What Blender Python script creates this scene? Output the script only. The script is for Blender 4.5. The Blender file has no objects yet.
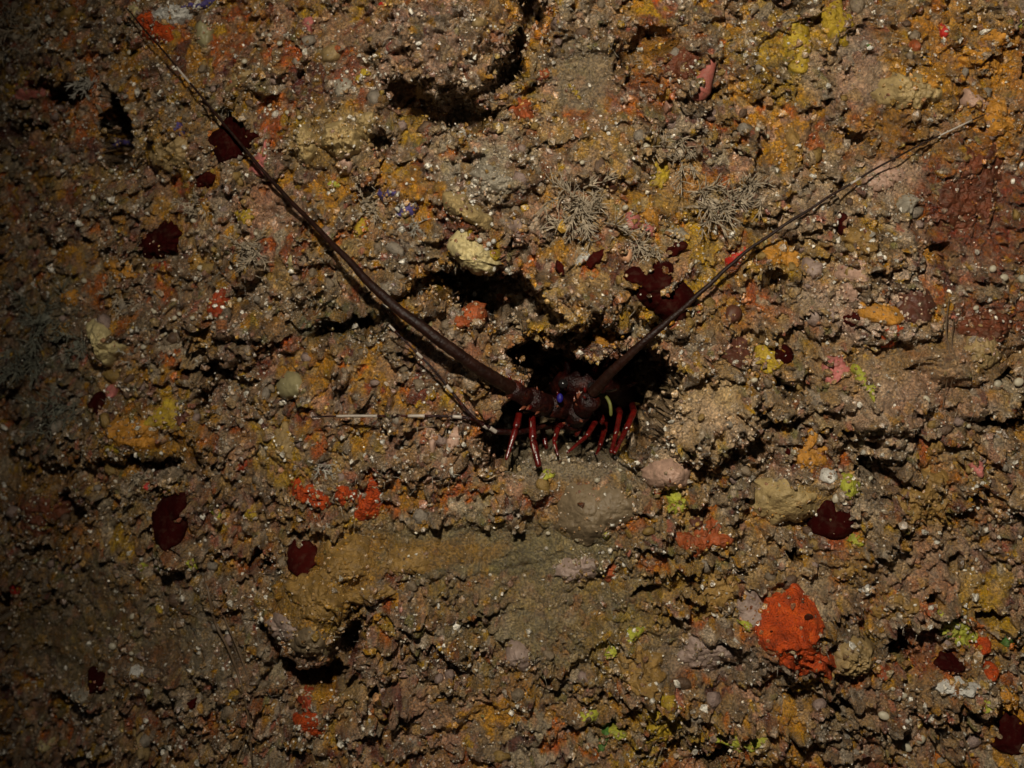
import bpy, math, random
import numpy as np
from mathutils import Vector, Matrix

random.seed(7)
RNG = np.random.default_rng(11)
scene = bpy.context.scene
C = scene.collection

# ------------------------------------------------------------------ camera
CAM_D = 1.5                                   # the wall plane y = 0 lies 1.5 m from the camera; 1000 px there = 1 m
cam_data = bpy.data.cameras.new("camera")
cam_data.sensor_width = 36.0
cam_data.lens = 36.0 * CAM_D / 1.024
cam_data.clip_start = 0.05
cam_data.clip_end = 50
cam_data.dof.use_dof = True
cam_data.dof.focus_distance = 1.47
cam_data.dof.aperture_fstop = 4.5
cam = bpy.data.objects.new("camera", cam_data)
C.objects.link(cam)
cam.location = (0, -CAM_D, 0)
cam.rotation_euler = (math.radians(90), 0, 0)
scene.camera = cam

# ------------------------------------------------------------------ light: the diver's strobe above the camera, and faint light from the surface
SUN_EL = math.radians(38)
world = bpy.data.worlds.new("World")
scene.world = world
world.use_nodes = True
wn = world.node_tree
sky_n = wn.nodes.new("ShaderNodeTexSky")
sky_n.sky_type = 'NISHITA'
sky_n.sun_disc = False
sky_n.sun_elevation = SUN_EL
sky_n.sun_rotation = math.radians(190)
wn.links.new(sky_n.outputs[0], wn.nodes["Background"].inputs[0])
wn.nodes["Background"].inputs[1].default_value = 0.0035

strobe = bpy.data.lights.new("strobe", 'SPOT')
strobe.energy = 101
strobe.color = (1.0, 0.915, 0.76)
strobe.spot_size = math.radians(77)
strobe.spot_blend = 1.0
strobe.shadow_soft_size = 0.028
so = bpy.data.objects.new("strobe", strobe)
C.objects.link(so)
so.location = (-0.09, -1.46, 0.50)
so.rotation_euler = (Vector((0.32, 0, 0.10)) - so.location).to_track_quat('-Z', 'Y').to_euler()

scene.view_settings.view_transform = 'Standard'
scene.view_settings.look = 'None'
scene.view_settings.exposure = 0.0
scene.view_settings.gamma = 1.0
scene.cycles.max_bounces = 4
scene.cycles.diffuse_bounces = 2
scene.cycles.glossy_bounces = 2

# ------------------------------------------------------------------ numeric helpers
def hash2(ix, iy, seed):
    h = (ix.astype(np.int64) * 374761393 + iy.astype(np.int64) * 668265263 + seed * 1274126177) & 0xFFFFFFFF
    h = ((h ^ (h >> 13)) * 1274126177) & 0xFFFFFFFF
    h = (h ^ (h >> 16)) & 0xFFFFFFFF
    h = (h * 2246822519) & 0xFFFFFFFF
    h = h ^ (h >> 15)
    return (h & 0xFFFFFF) / float(0x1000000)

def vnoise(x, y, seed):
    ix = np.floor(x); iy = np.floor(y)
    fx = x - ix; fy = y - iy
    fx = fx * fx * fx * (fx * (fx * 6 - 15) + 10); fy = fy * fy * fy * (fy * (fy * 6 - 15) + 10)
    a = hash2(ix, iy, seed); b = hash2(ix + 1, iy, seed)
    c = hash2(ix, iy + 1, seed); d = hash2(ix + 1, iy + 1, seed)
    return (a + (b - a) * fx) * (1 - fy) + (c + (d - c) * fx) * fy        # 0..1

def fbm(x, y, scale, seed, octv=4, gain=0.5):
    s = np.zeros_like(x); a = 1.0; t = 0.0; f = 1.0 / scale
    for o in range(octv):
        ca, sa = math.cos(o * 0.9), math.sin(o * 0.9)
        s += a * (vnoise((x * ca - y * sa) * f + 17.3 * o, (x * sa + y * ca) * f - 9.1 * o, seed + o * 31) - 0.5)
        t += a; a *= gain; f *= 2.03
    return s / t * 2                                                     # about -1..1

def worley(x, y, scale, seed):
    gx = x / scale; gy = y / scale
    ix = np.floor(gx); iy = np.floor(gy)
    f1 = np.full(x.shape, 9.0); f2 = np.full(x.shape, 9.0); cid = np.zeros(x.shape)
    for dx in (-1, 0, 1):
        for dy in (-1, 0, 1):
            cx = ix + dx; cy = iy + dy
            px = cx + 0.1 + 0.8 * hash2(cx, cy, seed); py = cy + 0.1 + 0.8 * hash2(cx, cy, seed + 5)
            d = (gx - px) ** 2 + (gy - py) ** 2
            near = d < f1
            f2 = np.where(near, f1, np.minimum(f2, d))
            cid = np.where(near, hash2(cx, cy, seed + 9), cid)
            f1 = np.where(near, d, f1)
    return np.sqrt(f1), np.sqrt(f2), cid

def sstep(a, b, v):
    t = np.clip((v - a) / (b - a), 0, 1)
    return t * t * (3 - 2 * t)

# ------------------------------------------------------------------ the reef wall: slow shape
def base_h(x, z):
    x = np.asarray(x, float); z = np.asarray(z, float)
    h = -0.24 * np.clip((-0.10 - x) / 0.45, 0, 1.6) ** 1.4               # falls away to the left
    h = h - 0.04 * np.clip((-0.2 - z) / 0.25, 0, 1.5) ** 1.5 * np.clip(0.6 - x, 0.3, 1)
    h = h + 0.025 * np.exp(-((x - 0.28) ** 2 + (z + 0.02) ** 2) / 0.05)
    return h

def unproject(px, py, lift=0.0):
    """world x, z (and scale) where the sight line through a pixel meets the slow shape of the wall"""
    h = lift
    for _ in range(5):
        s = (CAM_D - h) / CAM_D
        x = (px - 512) / 1000.0 * s; z = (384 - py) / 1000.0 * s
        h = float(base_h(x, z)) + lift
    return x, z, s / 1000.0

FS = 0.00135
fx = np.arange(-0.60, 0.6001, FS); fz = np.arange(-0.47, 0.4401, FS)
def widen(a, n, first):
    lo = []; st = first; v = a[0]
    for _ in range(n):
        v -= st; lo.append(v); st *= 1.12
    hi = []; st = first; v = a[-1]
    for _ in range(n):
        v += st; hi.append(v); st *= 1.12
    return np.array(lo[::-1] + list(a) + hi)
XS = widen(fx, 24, 0.003); ZS = widen(fz, 24, 0.003)
NX, NZ = len(XS), len(ZS)
X, Z = np.meshgrid(XS, ZS)
Hb = base_h(X, Z)
W1 = fbm(X, Z, 0.05, 3, 4); W2 = fbm(X, Z, 0.05, 43, 4)
W3 = fbm(X, Z, 0.018, 77, 3); W4 = fbm(X, Z, 0.018, 91, 3)
WX = X + 0.012 * W1 + 0.005 * W3; WZ = Z + 0.012 * W2 + 0.005 * W4        # warped coordinates

Hm = Hb + 0.024 * fbm(X, Z, 0.22, 5, 3) + 0.015 * fbm(X, Z, 0.075, 8, 3)
rough = np.ones_like(X)
cavity = np.zeros_like(X)

def ell(px, py, rx, ry, ang=0.0, lift=0.0, warp=1.0):
    cx, cz, s = unproject(px, py, lift)
    a = math.radians(ang)
    ux = X + warp * (WX - X) - cx; uz = Z + warp * (WZ - Z) - cz
    lx = (ux * math.cos(a) + uz * math.sin(a)) / (rx * s); lz = (-ux * math.sin(a) + uz * math.cos(a)) / (ry * s)
    return np.sqrt(lx * lx + lz * lz), lz

# bulges: px, py, rx, ry, angle, height (mm)
BULGES = [
 (440, 45, 82, 52, 0, 62), (345, 132, 62, 42, 10, 26), (478, 240, 42, 34, -15, 46), (460, 205, 32, 20, -20, 30),
 (700, 405, 66, 64, 0, 42), (312, 612, 52, 44, 0, 60), (345, 572, 46, 34, 0, 30), (440, 560, 130, 22, 3, 11),
 (600, 505, 50, 40, 0, 18), (668, 470, 28, 24, 0, 26), (795, 650, 66, 42, 0, 22), (875, 405, 50, 42, 0, 26),
 (910, 90, 52, 34, 0, 26), (960, 355, 62, 28, 10, 34), (985, 395, 50, 22, 10, 30), (700, 65, 90, 40, 0, 22),
 (170, 145, 40, 32, 0, 28), (75, 55, 46, 34, 0, 26), (230, 325, 60, 32, 0, 36), (105, 335, 30, 30, 0, 26),
 (560, 300, 80, 34, 0, 40), (590, 265, 60, 40, 0, 18), (450, 350, 44, 30, -30, 12), (660, 280, 50, 34, 0, 14),
 (125, 430, 66, 36, 0, 30), (50, 440, 50, 34, 0, 22), (160, 680, 50, 30, 0, 18), (90, 685, 22, 20, 0, 26),
 (640, 700, 50, 30, 0, 16), (930, 600, 60, 40, 0, 16), (870, 545, 60, 46, 0, 18), (330, 460, 70, 30, 0, 14),
 (250, 75, 60, 46, 0, 22), (600, 150, 70, 40, 0, 22), (810, 490, 46, 34, 0, 26), (960, 690, 60, 28, 0, 16),
 (430, 700, 60, 40, 0, 20), (560, 640, 60, 30, 0, 12), (740, 640, 60, 26, 0, 14), (740, 720, 30, 30, 0, 14),
 (400, 180, 60, 30, 0, 20), (280, 250, 50, 40, 0, 16), (200, 600, 50, 30, 0, 14), (860, 240, 60, 40, 0, 14),
 (395, 310, 40, 18, 0, 24), (500, 180, 36, 24, 0, 24)]
for (px, py, rx, ry, an, hh) in BULGES:
    d, lz = ell(px, py, rx, ry, an, 0.02)
    d = np.where(lz < 0, d * 1.12, d * 0.97)
    Hm += hh * 0.001 * np.clip(1 - d * d, 0, 1) ** 0.62

# hollows: px, py, rx, ry, angle, depth (mm)
HOLES = [
 (120, 132, 20, 40, 8, 130), (60, 92, 54, 15, -6, 80), (30, 130, 30, 12, 0, 50), (445, 112, 66, 20, -6, 70), (402, 95, 20, 16, 0, 60),
 (527, 28, 15, 42, -18, 130), (508, 76, 24, 13, 38, 90), (386, 146, 15, 20, 20, 60), (476, 161, 16, 7, 0, 40), (650, 45, 34, 16, 30, 50),
 (618, 60, 10, 26, 0, 50), (690, 100, 40, 7, 8, 40), (780, 8, 22, 12, 0, 60),
 (490, 290, 68, 24, -15, 118), (420, 284, 34, 12, 22, 70),
 (575, 410, 77, 49, 0, 250), (630, 384, 44, 38, 25, 220), (540, 357, 29, 18, -10, 160), (514, 432, 32, 34, 0, 130),
 (600, 325, 34, 14, 0, 50),
 (212, 366, 50, 11, 0, 70), (205, 402, 12, 12, 0, 40), (160, 458, 34, 12, -8, 60), (75, 500, 24, 16, 0, 60), (24, 425, 16, 12, 0, 40),
 (318, 662, 48, 20, -12, 80), (352, 636, 16, 22, -20, 70), (378, 684, 10, 18, 0, 50),
 (893, 640, 14, 36, 28, 80), (838, 696, 24, 13, 12, 60), (800, 692, 30, 5, -8, 22),
 (985, 372, 20, 9, 0, 70), (995, 418, 40, 9, -4, 70), (884, 476, 34, 10, -20, 50), (868, 460, 12, 12, 0, 50),
 (704, 748, 14, 26, -24, 70), (590, 722, 40, 7, 8, 26), (600, 690, 30, 5, 0, 18),
 (352, 322, 50, 17, 12, 60), (78, 694, 22, 14, 0, 60), (8, 610, 14, 30, 0, 60), (774, 272, 16, 12, 0, 50),
 (765, 352, 16, 12, 0, 40), (782, 378, 14, 9, 0, 40), (240, 330, 30, 6, 0, 30), (792, 548, 12, 12, 0, 50),
 (235, 140, 30, 20, 0, 12), (850, 132, 12, 9, 0, 50), (930, 252, 14, 8, 20, 40), (745, 335, 20, 10, 0, 20),
 (1012, 70, 6, 20, 0, 50), (985, 608, 26, 9, 0, 40), (925, 590, 12, 8, 0, 40), (950, 560, 8, 10, 0, 30),
 (655, 322, 20, 12, 0, 50), (40, 545, 30, 9, 0, 30), (355, 605, 18, 7, 10, 40), (430, 470, 14, 9, 0, 20), (200, 450, 12, 20, 30, 40),
 (610, 565, 10, 8, 0, 20), (650, 590, 16, 7, 0, 30), (300, 740, 20, 16, 0, 40), (265, 560, 12, 10, 0, 60), (520, 245, 14, 12, 0, 40)]
for (px, py, rx, ry, an, dd) in HOLES:
    if dd <= 110: rx, ry, dd = rx * 0.84, ry * 0.80, dd * 0.85
    d, lz = ell(px, py, rx, ry, an, -0.01)
    prof = sstep(1.08, 0.84, d) if dd > 100 else sstep(1.12, 0.70, d)
    Hm -= dd * 0.001 * prof
    cavity = np.maximum(cavity, prof * min(1, dd / 60.0))

# silty, smooth places
SMOOTH = [(575, 466, 76, 24, .93), (470, 545, 150, 28, .8), (560, 600, 80, 60, .6), (590, 510, 50, 40, .9), (700, 650, 60, 28, .7),
          (585, 80, 36, 40, .8), (345, 560, 50, 30, .8), (310, 600, 42, 34, .75), (150, 600, 110, 50, .45), (60, 640, 80, 50, .5),
          (665, 470, 30, 25, .8), (800, 500, 42, 30, .8), (880, 370, 60, 30, .6), (980, 350, 50, 26, .6), (700, 390, 40, 30, .6),
          (750, 690, 60, 30, .5), (450, 345, 40, 30, .4), (460, 710, 50, 34, .5), (975, 200, 60, 70, .35), (910, 95, 46, 30, .5),
          (890, 180, 40, 30, .6), (340, 140, 56, 34, .5), (960, 560, 60, 40, .4), (570, 345, 30, 24, .3)]
for (px, py, rx, ry, st) in SMOOTH:
    d, _ = ell(px, py, rx, ry)
    rough *= 1 - st * sstep(1.15, 0.55, d)
rough = np.clip(rough * (1 + 0.35 * fbm(X, Z, 0.09, 61, 2)), 0.12, 1.25)

# encrusting growths of many colours: where they sit the wall is smoother and swells a little
SPOT = np.array([[.34, .18, .015], [.30, .085, .012], [.33, .22, .05], [.17, .045, .018], [.40, .26, .19], [.055, .010, .007], [.34, .30, .23], [.32, .21, .14], [.36, .20, .05], [.24, .15, .08], [.32, .23, .12], [.36, .12, .03]])
SPOTS = []
for (scale, sd, dens_, wd) in ((0.055, 811, .42, .60), (0.028, 823, .40, .55), (0.014, 839, .36, .5)):
    f1, f2, ids = worley(WX + 0.35 * scale * W3, WZ + 0.35 * scale * W4, scale, sd)
    on = ((ids * 23.7) % 1 < dens_) * sstep(wd, wd - 0.20, f1 + 0.55 * fbm(X, Z, scale * .35, sd + 1, 3))
    SPOTS.append((on, SPOT[np.floor(((ids * 57.3) % 1) * 11.999).astype(int)]))
    rough *= 1 - 0.5 * on
    Hm += 0.08 * scale * on * (1 + 0.8 * fbm(X, Z, 0.009, sd + 2, 2))
rough = np.maximum(rough, 0.12)

# lumps and crust grains of four sizes
F1a, F2a, IDa = worley(WX, WZ, 0.040, 101)
F1b, F2b, IDb = worley(WX, WZ, 0.020, 202)
F1c, F2c, IDc = worley(X + 0.003 * W3, Z + 0.003 * W4, 0.0105, 303)
F1d, F2d, IDd = worley(X, Z, 0.0056, 404)
KNOBS = [(440, 45, 84, 56), (700, 400, 64, 60), (870, 410, 54, 44), (490, 178, 40, 28), (560, 300, 90, 40), (345, 135, 70, 46), (700, 540, 90, 60), (230, 325, 70, 40), (940, 480, 60, 50),
         (270, 60, 70, 50), (880, 620, 60, 40), (640, 250, 60, 40), (640, 700, 60, 40), (170, 145, 50, 36), (820, 270, 70, 50), (960, 690, 60, 40), (450, 350, 50, 40), (720, 720, 60, 40), (560, 690, 60, 40), (900, 545, 60, 40), (860, 720, 70, 40), (480, 620, 60, 36), (370, 700, 60, 40)]
knob = np.ones_like(X)
for (px, py, rx, ry) in KNOBS:
    d, _ = ell(px, py, rx, ry)
    knob += 0.75 * sstep(1.1, 0.6, d)
knob = np.minimum(knob, 1.9)
dome = lambda f: np.clip(1 - (f / 0.80) ** 2, 0, 1)
Hd = rough * (0.018 * (0.3 + IDa) * dome(F1a) + 0.0130 * (0.3 + IDb) * dome(F1b)
              + knob * (0.0072 * (0.25 + IDc) * dome(F1c) + 0.0036 * (0.3 + IDd) * dome(F1d)))
pit = np.where((IDb * 7.31) % 1 < 0.07, 0.012, 0) * dome(F1b * 1.1) + np.where((IDc * 5.77) % 1 < 0.12, 0.009, 0) * dome(F1c)
crease = 0.003 * sstep(0.10, 0.0, np.abs(fbm(WX, WZ, 0.07, 131, 3))) * sstep(-0.1, 0.5, fbm(X, Z, 0.12, 139, 2))
Hd -= np.clip(rough, 0, 1) ** 1.5 * (pit + crease)
Hd += rough * (0.005 * fbm(X, Z, 0.012, 15, 3))
H = Hm + Hd

def blur(a, n, it=2):
    for _ in range(it):
        for ax in (0, 1):
            p = np.pad(a, [(n + 1, n) if k == ax else (0, 0) for k in (0, 1)], mode='edge')
            c = np.cumsum(p, axis=ax)
            a = (np.take(c, range(2 * n + 1, c.shape[ax]), axis=ax) - np.take(c, range(0, c.shape[ax] - 2 * n - 1), axis=ax)) / (2 * n + 1)
    return a
Hs = blur(H, 4); Hss = blur(H, 9)

def sample(A, x, z):
    x = np.asarray(x, float); z = np.asarray(z, float)
    i = np.clip(np.interp(x, XS, np.arange(NX)), 0, NX - 1.001); j = np.clip(np.interp(z, ZS, np.arange(NZ)), 0, NZ - 1.001)
    i0 = i.astype(int); j0 = j.astype(int); a = i - i0; b = j - j0
    return (A[j0, i0] * (1 - a) + A[j0, i0 + 1] * a) * (1 - b) + (A[j0 + 1, i0] * (1 - a) + A[j0 + 1, i0 + 1] * a) * b

def locate(px, py, A=None):
    """where the sight line through a pixel meets the finished wall"""
    A = Hs if A is None else A
    y = np.linspace(-0.22, 0.60, 700)
    s = (CAM_D + y) / CAM_D
    x = (px - 512) / 1000.0 * s; z = (384 - py) / 1000.0 * s
    hit = np.nonzero(y >= -sample(A, x, z))[0]
    k = hit[0] if len(hit) else len(y) - 1
    return float(x[k]), float(z[k]), float(s[k]) / 1000.0, float(y[k])

def at(px, py, y):
    s = (CAM_D + y) / CAM_D
    return Vector(((px - 512) / 1000.0 * s, y, (384 - py) / 1000.0 * s))

# ------------------------------------------------------------------ colours of the crust, a few tints also holding shade and lost light
PAL = np.array([[.190, .150, .100], [.240, .170, .095], [.120, .085, .052], [.215, .130, .100], [.260, .140, .020],
                [.085, .040, .022], [.380, .330, .270], [.150, .052, .018], [.060, .010, .010], [.125, .118, .050],
                [.230, .205, .170], [.260, .100, .075], [.290, .190, .030]])
PAL[5] = (.050, .028, .014); PAL[2] = (.085, .060, .036)
PW = np.array([20, 15, 16, 11, 7, 13, 6, 4, 3, 4, 9, 2, 3.]); PC = np.cumsum(PW / PW.sum())
def pal(u):
    return PAL[np.clip(np.searchsorted(PC, u), 0, len(PAL) - 1)]
big = fbm(X, Z, 0.16, 301, 4); big2 = fbm(X, Z, 0.10, 319, 4); big3 = fbm(X, Z, 0.035, 351, 3)
col = np.array([.195, .145, .095]) * np.ones(X.shape + (1,))
def mixin(c, m):
    global col
    m = np.clip(m, 0, 1)[..., None]
    col = col * (1 - m) + np.array(c) * m
mixin([.300, .175, .055], sstep(0.0, 0.5, big + 0.4 * X) * 0.7)                  # ochre drifts
mixin([.270, .185, .145], sstep(0.0, 0.45, big2) * 0.75)                # pink-grey coralline drifts
mixin([.150, .120, .085], sstep(0.05, 0.5, -big2) * 0.7)
mixin([.350, .300, .235], sstep(0.08, 0.5, fbm(X, Z, 0.08, 377, 4) + 0.35 * X) * 0.85)             # pale crusts
mixin([.120, .045, .020], sstep(0.30, 0.6, big3) * 0.65)                # rust spots
mixin([.300, .190, .030], sstep(0.36, 0.6, -big3) * 0.55 * sstep(-0.2, 0.3, big))
TINTS = [(975, 200, 80, 92, (.120, .030, .012), .95), (985, 320, 52, 36, (.130, .034, .010), .95), (985, 85, 60, 46, (.36, .18, .07), .8),
         (905, 95, 66, 46, (.26, .16, .05), .85), (880, 130, 60, 40, (.20, .10, .03), .7), (840, 380, 90, 60, (.23, .17, .09), .55),
         (700, 395, 72, 70, (.40, .32, .215), .85), (730, 340, 60, 40, (.25, .17, .08), .6), (570, 462, 90, 30, (.185, .162, .120), .95),
         (470, 545, 170, 36, (.150, .130, .078), .9), (540, 610, 150, 90, (.145, .130, .080), .75), (440, 548, 70, 18, (.19, .11, .035), .6),  # olive silt, greener for the red light lost in the water
         (340, 560, 60, 36, (.26, .155, .05), .9), (312, 595, 60, 40, (.25, .160, .06), .9), (140, 430, 80, 46, (.22, .12, .02), .6),
         (50, 510, 70, 60, (.17, .085, .02), .7), (45, 590, 90, 60, (.13, .075, .03), .5), (110, 630, 170, 80, (.098, .086, .054), .75),  # last tint puts the strobe's falloff and red loss into the colour
         (340, 140, 66, 42, (.26, .19, .085), .7), (790, 55, 50, 60, (.32, .22, .025), .65), (640, 55, 80, 40, (.17, .075, .02), .7),
         (585, 75, 40, 44, (.19, .165, .12), .85), (720, 560, 80, 60, (.24, .155, .035), .6), (940, 490, 60, 60, (.20, .115, .03), .6),
         (640, 640, 60, 40, (.24, .165, .035), .55), (660, 720, 40, 44, (.32, .22, .02), .6), (870, 360, 80, 50, (.24, .17, .10), .6),
         (700, 650, 90, 28, (.17, .14, .11), .8), (440, 440, 60, 46, (.27, .175, .13), .55), (430, 60, 80, 60, (.22, .165, .13), .6),
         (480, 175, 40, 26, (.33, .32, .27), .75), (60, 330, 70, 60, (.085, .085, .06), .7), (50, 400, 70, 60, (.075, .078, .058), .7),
         (215, 310, 60, 40, (.17, .12, .09), .5), (350, 320, 60, 26, (.05, .055, .025), .9), (650, 195, 60, 50, (.28, .20, .07), .5),  # the dark green one also holds the shade of the hollow
         (780, 250, 50, 30, (.33, .22, .05), .6), (830, 300, 70, 50, (.28, .22, .17), .55), (885, 180, 36, 24, (.36, .28, .22), .8),
         (800, 500, 50, 34, (.29, .20, .08), .8), (960, 350, 60, 30, (.21, .15, .09), .7), (850, 570, 60, 40, (.20, .14, .08), .6),
         (910, 720, 90, 50, (.19, .14, .09), .6), (170, 145, 46, 34, (.24, .15, .05), .7), (470, 330, 60, 50, (.20, .14, .10), .5),
         (935, 55, 80, 60, (.40, .22, .06), .65), (862, 290, 66, 56, (.44, .36, .30), .85), (835, 70, 46, 44, (.34, .28, .23), .75), (800, 200, 60, 40, (.40, .33, .25), .75), (980, 140, 50, 40, (.38, .19, .05), .6),
         (690, 430, 50, 44, (.44, .35, .26), .7), (875, 410, 54, 44, (.38, .30, .235), .75), (760, 560, 60, 40, (.33, .25, .16), .6), (930, 560, 60, 36, (.30, .24, .19), .6), (600, 150, 80, 40, (.27, .23, .16), .5), (430, 50, 70, 50, (.30, .22, .17), .6), (930, 400, 60, 30, (.30, .20, .15), .6), (850, 250, 50, 40, (.36, .24, .09), .5)]
for on, cs_ in SPOTS:
    k_ = (0.9 * on)[..., None]
    col = col * (1 - k_) + cs_ * k_
edge_n = 0.30 * fbm(X, Z, 0.03, 401, 4) + 0.15 * fbm(X, Z, 0.008, 421, 2)
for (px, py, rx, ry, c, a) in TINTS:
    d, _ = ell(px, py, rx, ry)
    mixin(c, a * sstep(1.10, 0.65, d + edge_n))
uc = pal(hash2(np.floor(IDc * 65536), np.floor(IDc * 911), 3)); ud = pal(hash2(np.floor(IDd * 65536), np.floor(IDd * 911), 4))
ub = pal(hash2(np.floor(IDb * 65536), np.floor(IDb * 911), 6))
wgt = np.clip(rough, 0.1, 1)[..., None]
col = col * (1 - 0.16 * wgt) + ub * 0.16 * wgt
kc = ((IDc * 13.7) % 1 < 0.48)[..., None] * 0.72 * wgt
col = col * (1 - kc) + uc * kc
kd = ((IDd * 17.3) % 1 < 0.42)[..., None] * 0.80 * wgt
col = col * (1 - kd) + ud * kd
col *= (0.82 + 0.36 * vnoise(X / 0.006, Z / 0.006, 77))[..., None]
lum = col.mean(-1, keepdims=True)
col = np.clip((lum + (col - lum) * 1.42) * np.array([1.05, 0.98, 0.91]), 0.004, 0.8)

# ------------------------------------------------------------------ materials
def new_mat(name):
    m = bpy.data.materials.new(name); m.use_nodes = True
    nt = m.node_tree
    return m, nt, nt.nodes["Principled BSDF"]

def add_bump(nt, bsdf, vec, scales, strength, dist):
    prev = None
    for sc in scales:
        n = nt.nodes.new("ShaderNodeTexNoise"); n.inputs["Scale"].default_value = sc; n.inputs["Detail"].default_value = 4
        nt.links.new(vec, n.inputs["Vector"])
        b = nt.nodes.new("ShaderNodeBump"); b.inputs["Strength"].default_value = strength; b.inputs["Distance"].default_value = dist
        nt.links.new(n.outputs[0], b.inputs["Height"])
        if prev: nt.links.new(prev.outputs[0], b.inputs["Normal"])
        prev = b
    nt.links.new(prev.outputs[0], bsdf.inputs["Normal"])

def ramp(nt, fac, stops):
    r = nt.nodes.new("ShaderNodeValToRGB")
    el = r.color_ramp.elements
    while len(el) < len(stops): el.new(0.5)
    for e, (p, c) in zip(el, stops):
        e.position = p; e.color = tuple(c) + (1,) if len(c) == 3 else c
    nt.links.new(fac, r.inputs[0])
    return r

def attr_mat(name, attr, rough_lo, rough_hi, bump, spec=0.5):
    m, nt, b = new_mat(name)
    a = nt.nodes.new("ShaderNodeAttribute"); a.attribute_name = attr
    tc = nt.nodes.new("ShaderNodeTexCoord")
    n = nt.nodes.new("ShaderNodeTexNoise"); n.inputs["Scale"].default_value = 420; n.inputs["Detail"].default_value = 5
    nt.links.new(tc.outputs["Object"], n.inputs["Vector"])
    r = ramp(nt, n.outputs[0], [(0.30, (.36, .34, .30)), (0.5, (1, 1, 1)), (0.70, (1.9, 1.85, 1.8))])
    mx = nt.nodes.new("ShaderNodeMix"); mx.data_type = 'RGBA'; mx.blend_type = 'MULTIPLY'; mx.inputs[0].default_value = 1
    nt.links.new(a.outputs[0], mx.inputs[6]); nt.links.new(r.outputs[0], mx.inputs[7])
    nt.links.new(mx.outputs[2], b.inputs["Base Color"])
    n2 = nt.nodes.new("ShaderNodeTexNoise"); n2.inputs["Scale"].default_value = 150; n2.inputs["Detail"].default_value = 3
    nt.links.new(tc.outputs["Object"], n2.inputs["Vector"])
    mr = nt.nodes.new("ShaderNodeMapRange"); mr.inputs[1].default_value = 0.35; mr.inputs[2].default_value = 0.65
    mr.inputs[3].default_value = rough_lo; mr.inputs[4].default_value = rough_hi
    nt.links.new(n2.outputs[0], mr.inputs[0]); nt.links.new(mr.outputs[0], b.inputs["Roughness"])
    b.inputs["Specular IOR Level"].default_value = spec
    add_bump(nt, b, tc.outputs["Object"], (320, 900), bump, 0.004)
    b.inputs["Coat Weight"].default_value = 0.55; b.inputs["Coat Roughness"].default_value = 0.20      # the wall is wet
    cn = nt.nodes.new("ShaderNodeTexNoise"); cn.inputs["Scale"].default_value = 480; cn.inputs["Detail"].default_value = 3
    nt.links.new(tc.outputs["Object"], cn.inputs["Vector"])
    cb = nt.nodes.new("ShaderNodeBump"); cb.inputs["Strength"].default_value = 1.0; cb.inputs["Distance"].default_value = 0.005
    nt.links.new(cn.outputs[0], cb.inputs["Height"]); nt.links.new(cb.outputs[0], b.inputs["Coat Normal"])
    return m

def blob_mat(name, c, var=0.35, scale=90, rough=(0.4, 0.7), bump=0.5, c2=None, spec=0.4, speck=0.5, silt=0.4):
    """a living crust: colour drifting between two tones, fine specks, bumpy skin"""
    m, nt, b = new_mat(name)
    c = np.array(c, float)
    lo = c * (1 - var); hi = np.minimum(np.array(c2, float) if c2 is not None else c * (1 + var), 0.95)
    tc = nt.nodes.new("ShaderNodeTexCoord"); g = nt.nodes.new("ShaderNodeNewGeometry")
    n = nt.nodes.new("ShaderNodeTexNoise"); n.inputs["Scale"].default_value = scale; n.inputs["Detail"].default_value = 6; n.inputs["Roughness"].default_value = 0.65
    nt.links.new(g.outputs["Position"], n.inputs["Vector"])
    r = ramp(nt, n.outputs[0], [(0.33, lo), (0.52, c), (0.70, hi)])
    v = nt.nodes.new("ShaderNodeTexNoise"); v.inputs["Scale"].default_value = 620; v.inputs["Detail"].default_value = 3
    nt.links.new(g.outputs["Position"], v.inputs["Vector"])
    r2 = ramp(nt, v.outputs[0], [(0.30, (1 - speck,) * 3), (0.46, (1, 1, 1)), (0.66, (1, 1, 1)), (0.80, (1 + 0.5 * speck,) * 3)])
    mx = nt.nodes.new("ShaderNodeMix"); mx.data_type = 'RGBA'; mx.blend_type = 'MULTIPLY'; mx.inputs[0].default_value = 1
    nt.links.new(r.outputs[0], mx.inputs[6]); nt.links.new(r2.outputs[0], mx.inputs[7])
    sn = nt.nodes.new("ShaderNodeTexNoise"); sn.inputs["Scale"].default_value = 130; sn.inputs["Detail"].default_value = 5; sn.inputs["Roughness"].default_value = 0.7
    nt.links.new(g.outputs["Position"], sn.inputs["Vector"])
    sm_ = nt.nodes.new("ShaderNodeMapRange"); sm_.inputs[1].default_value = 0.50; sm_.inputs[2].default_value = 0.66; sm_.inputs[3].default_value = 0; sm_.inputs[4].default_value = silt
    nt.links.new(sn.outputs[0], sm_.inputs[0])
    m3 = nt.nodes.new("ShaderNodeMix"); m3.data_type = 'RGBA'; m3.inputs[7].default_value = (.150, .110, .070, 1)
    nt.links.new(sm_.outputs[0], m3.inputs[0]); nt.links.new(mx.outputs[2], m3.inputs[6])
    nt.links.new(m3.outputs[2], b.inputs["Base Color"])
    mr = nt.nodes.new("ShaderNodeMapRange"); mr.inputs[1].default_value = 0.35; mr.inputs[2].default_value = 0.65
    mr.inputs[3].default_value = rough[0]; mr.inputs[4].default_value = rough[1]
    nt.links.new(v.outputs[0], mr.inputs[0]); nt.links.new(mr.outputs[0], b.inputs["Roughness"])
    b.inputs["Specular IOR Level"].default_value = spec
    if bump: add_bump(nt, b, g.outputs["Position"], (170, 520), bump, 0.004)
    return m

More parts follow.
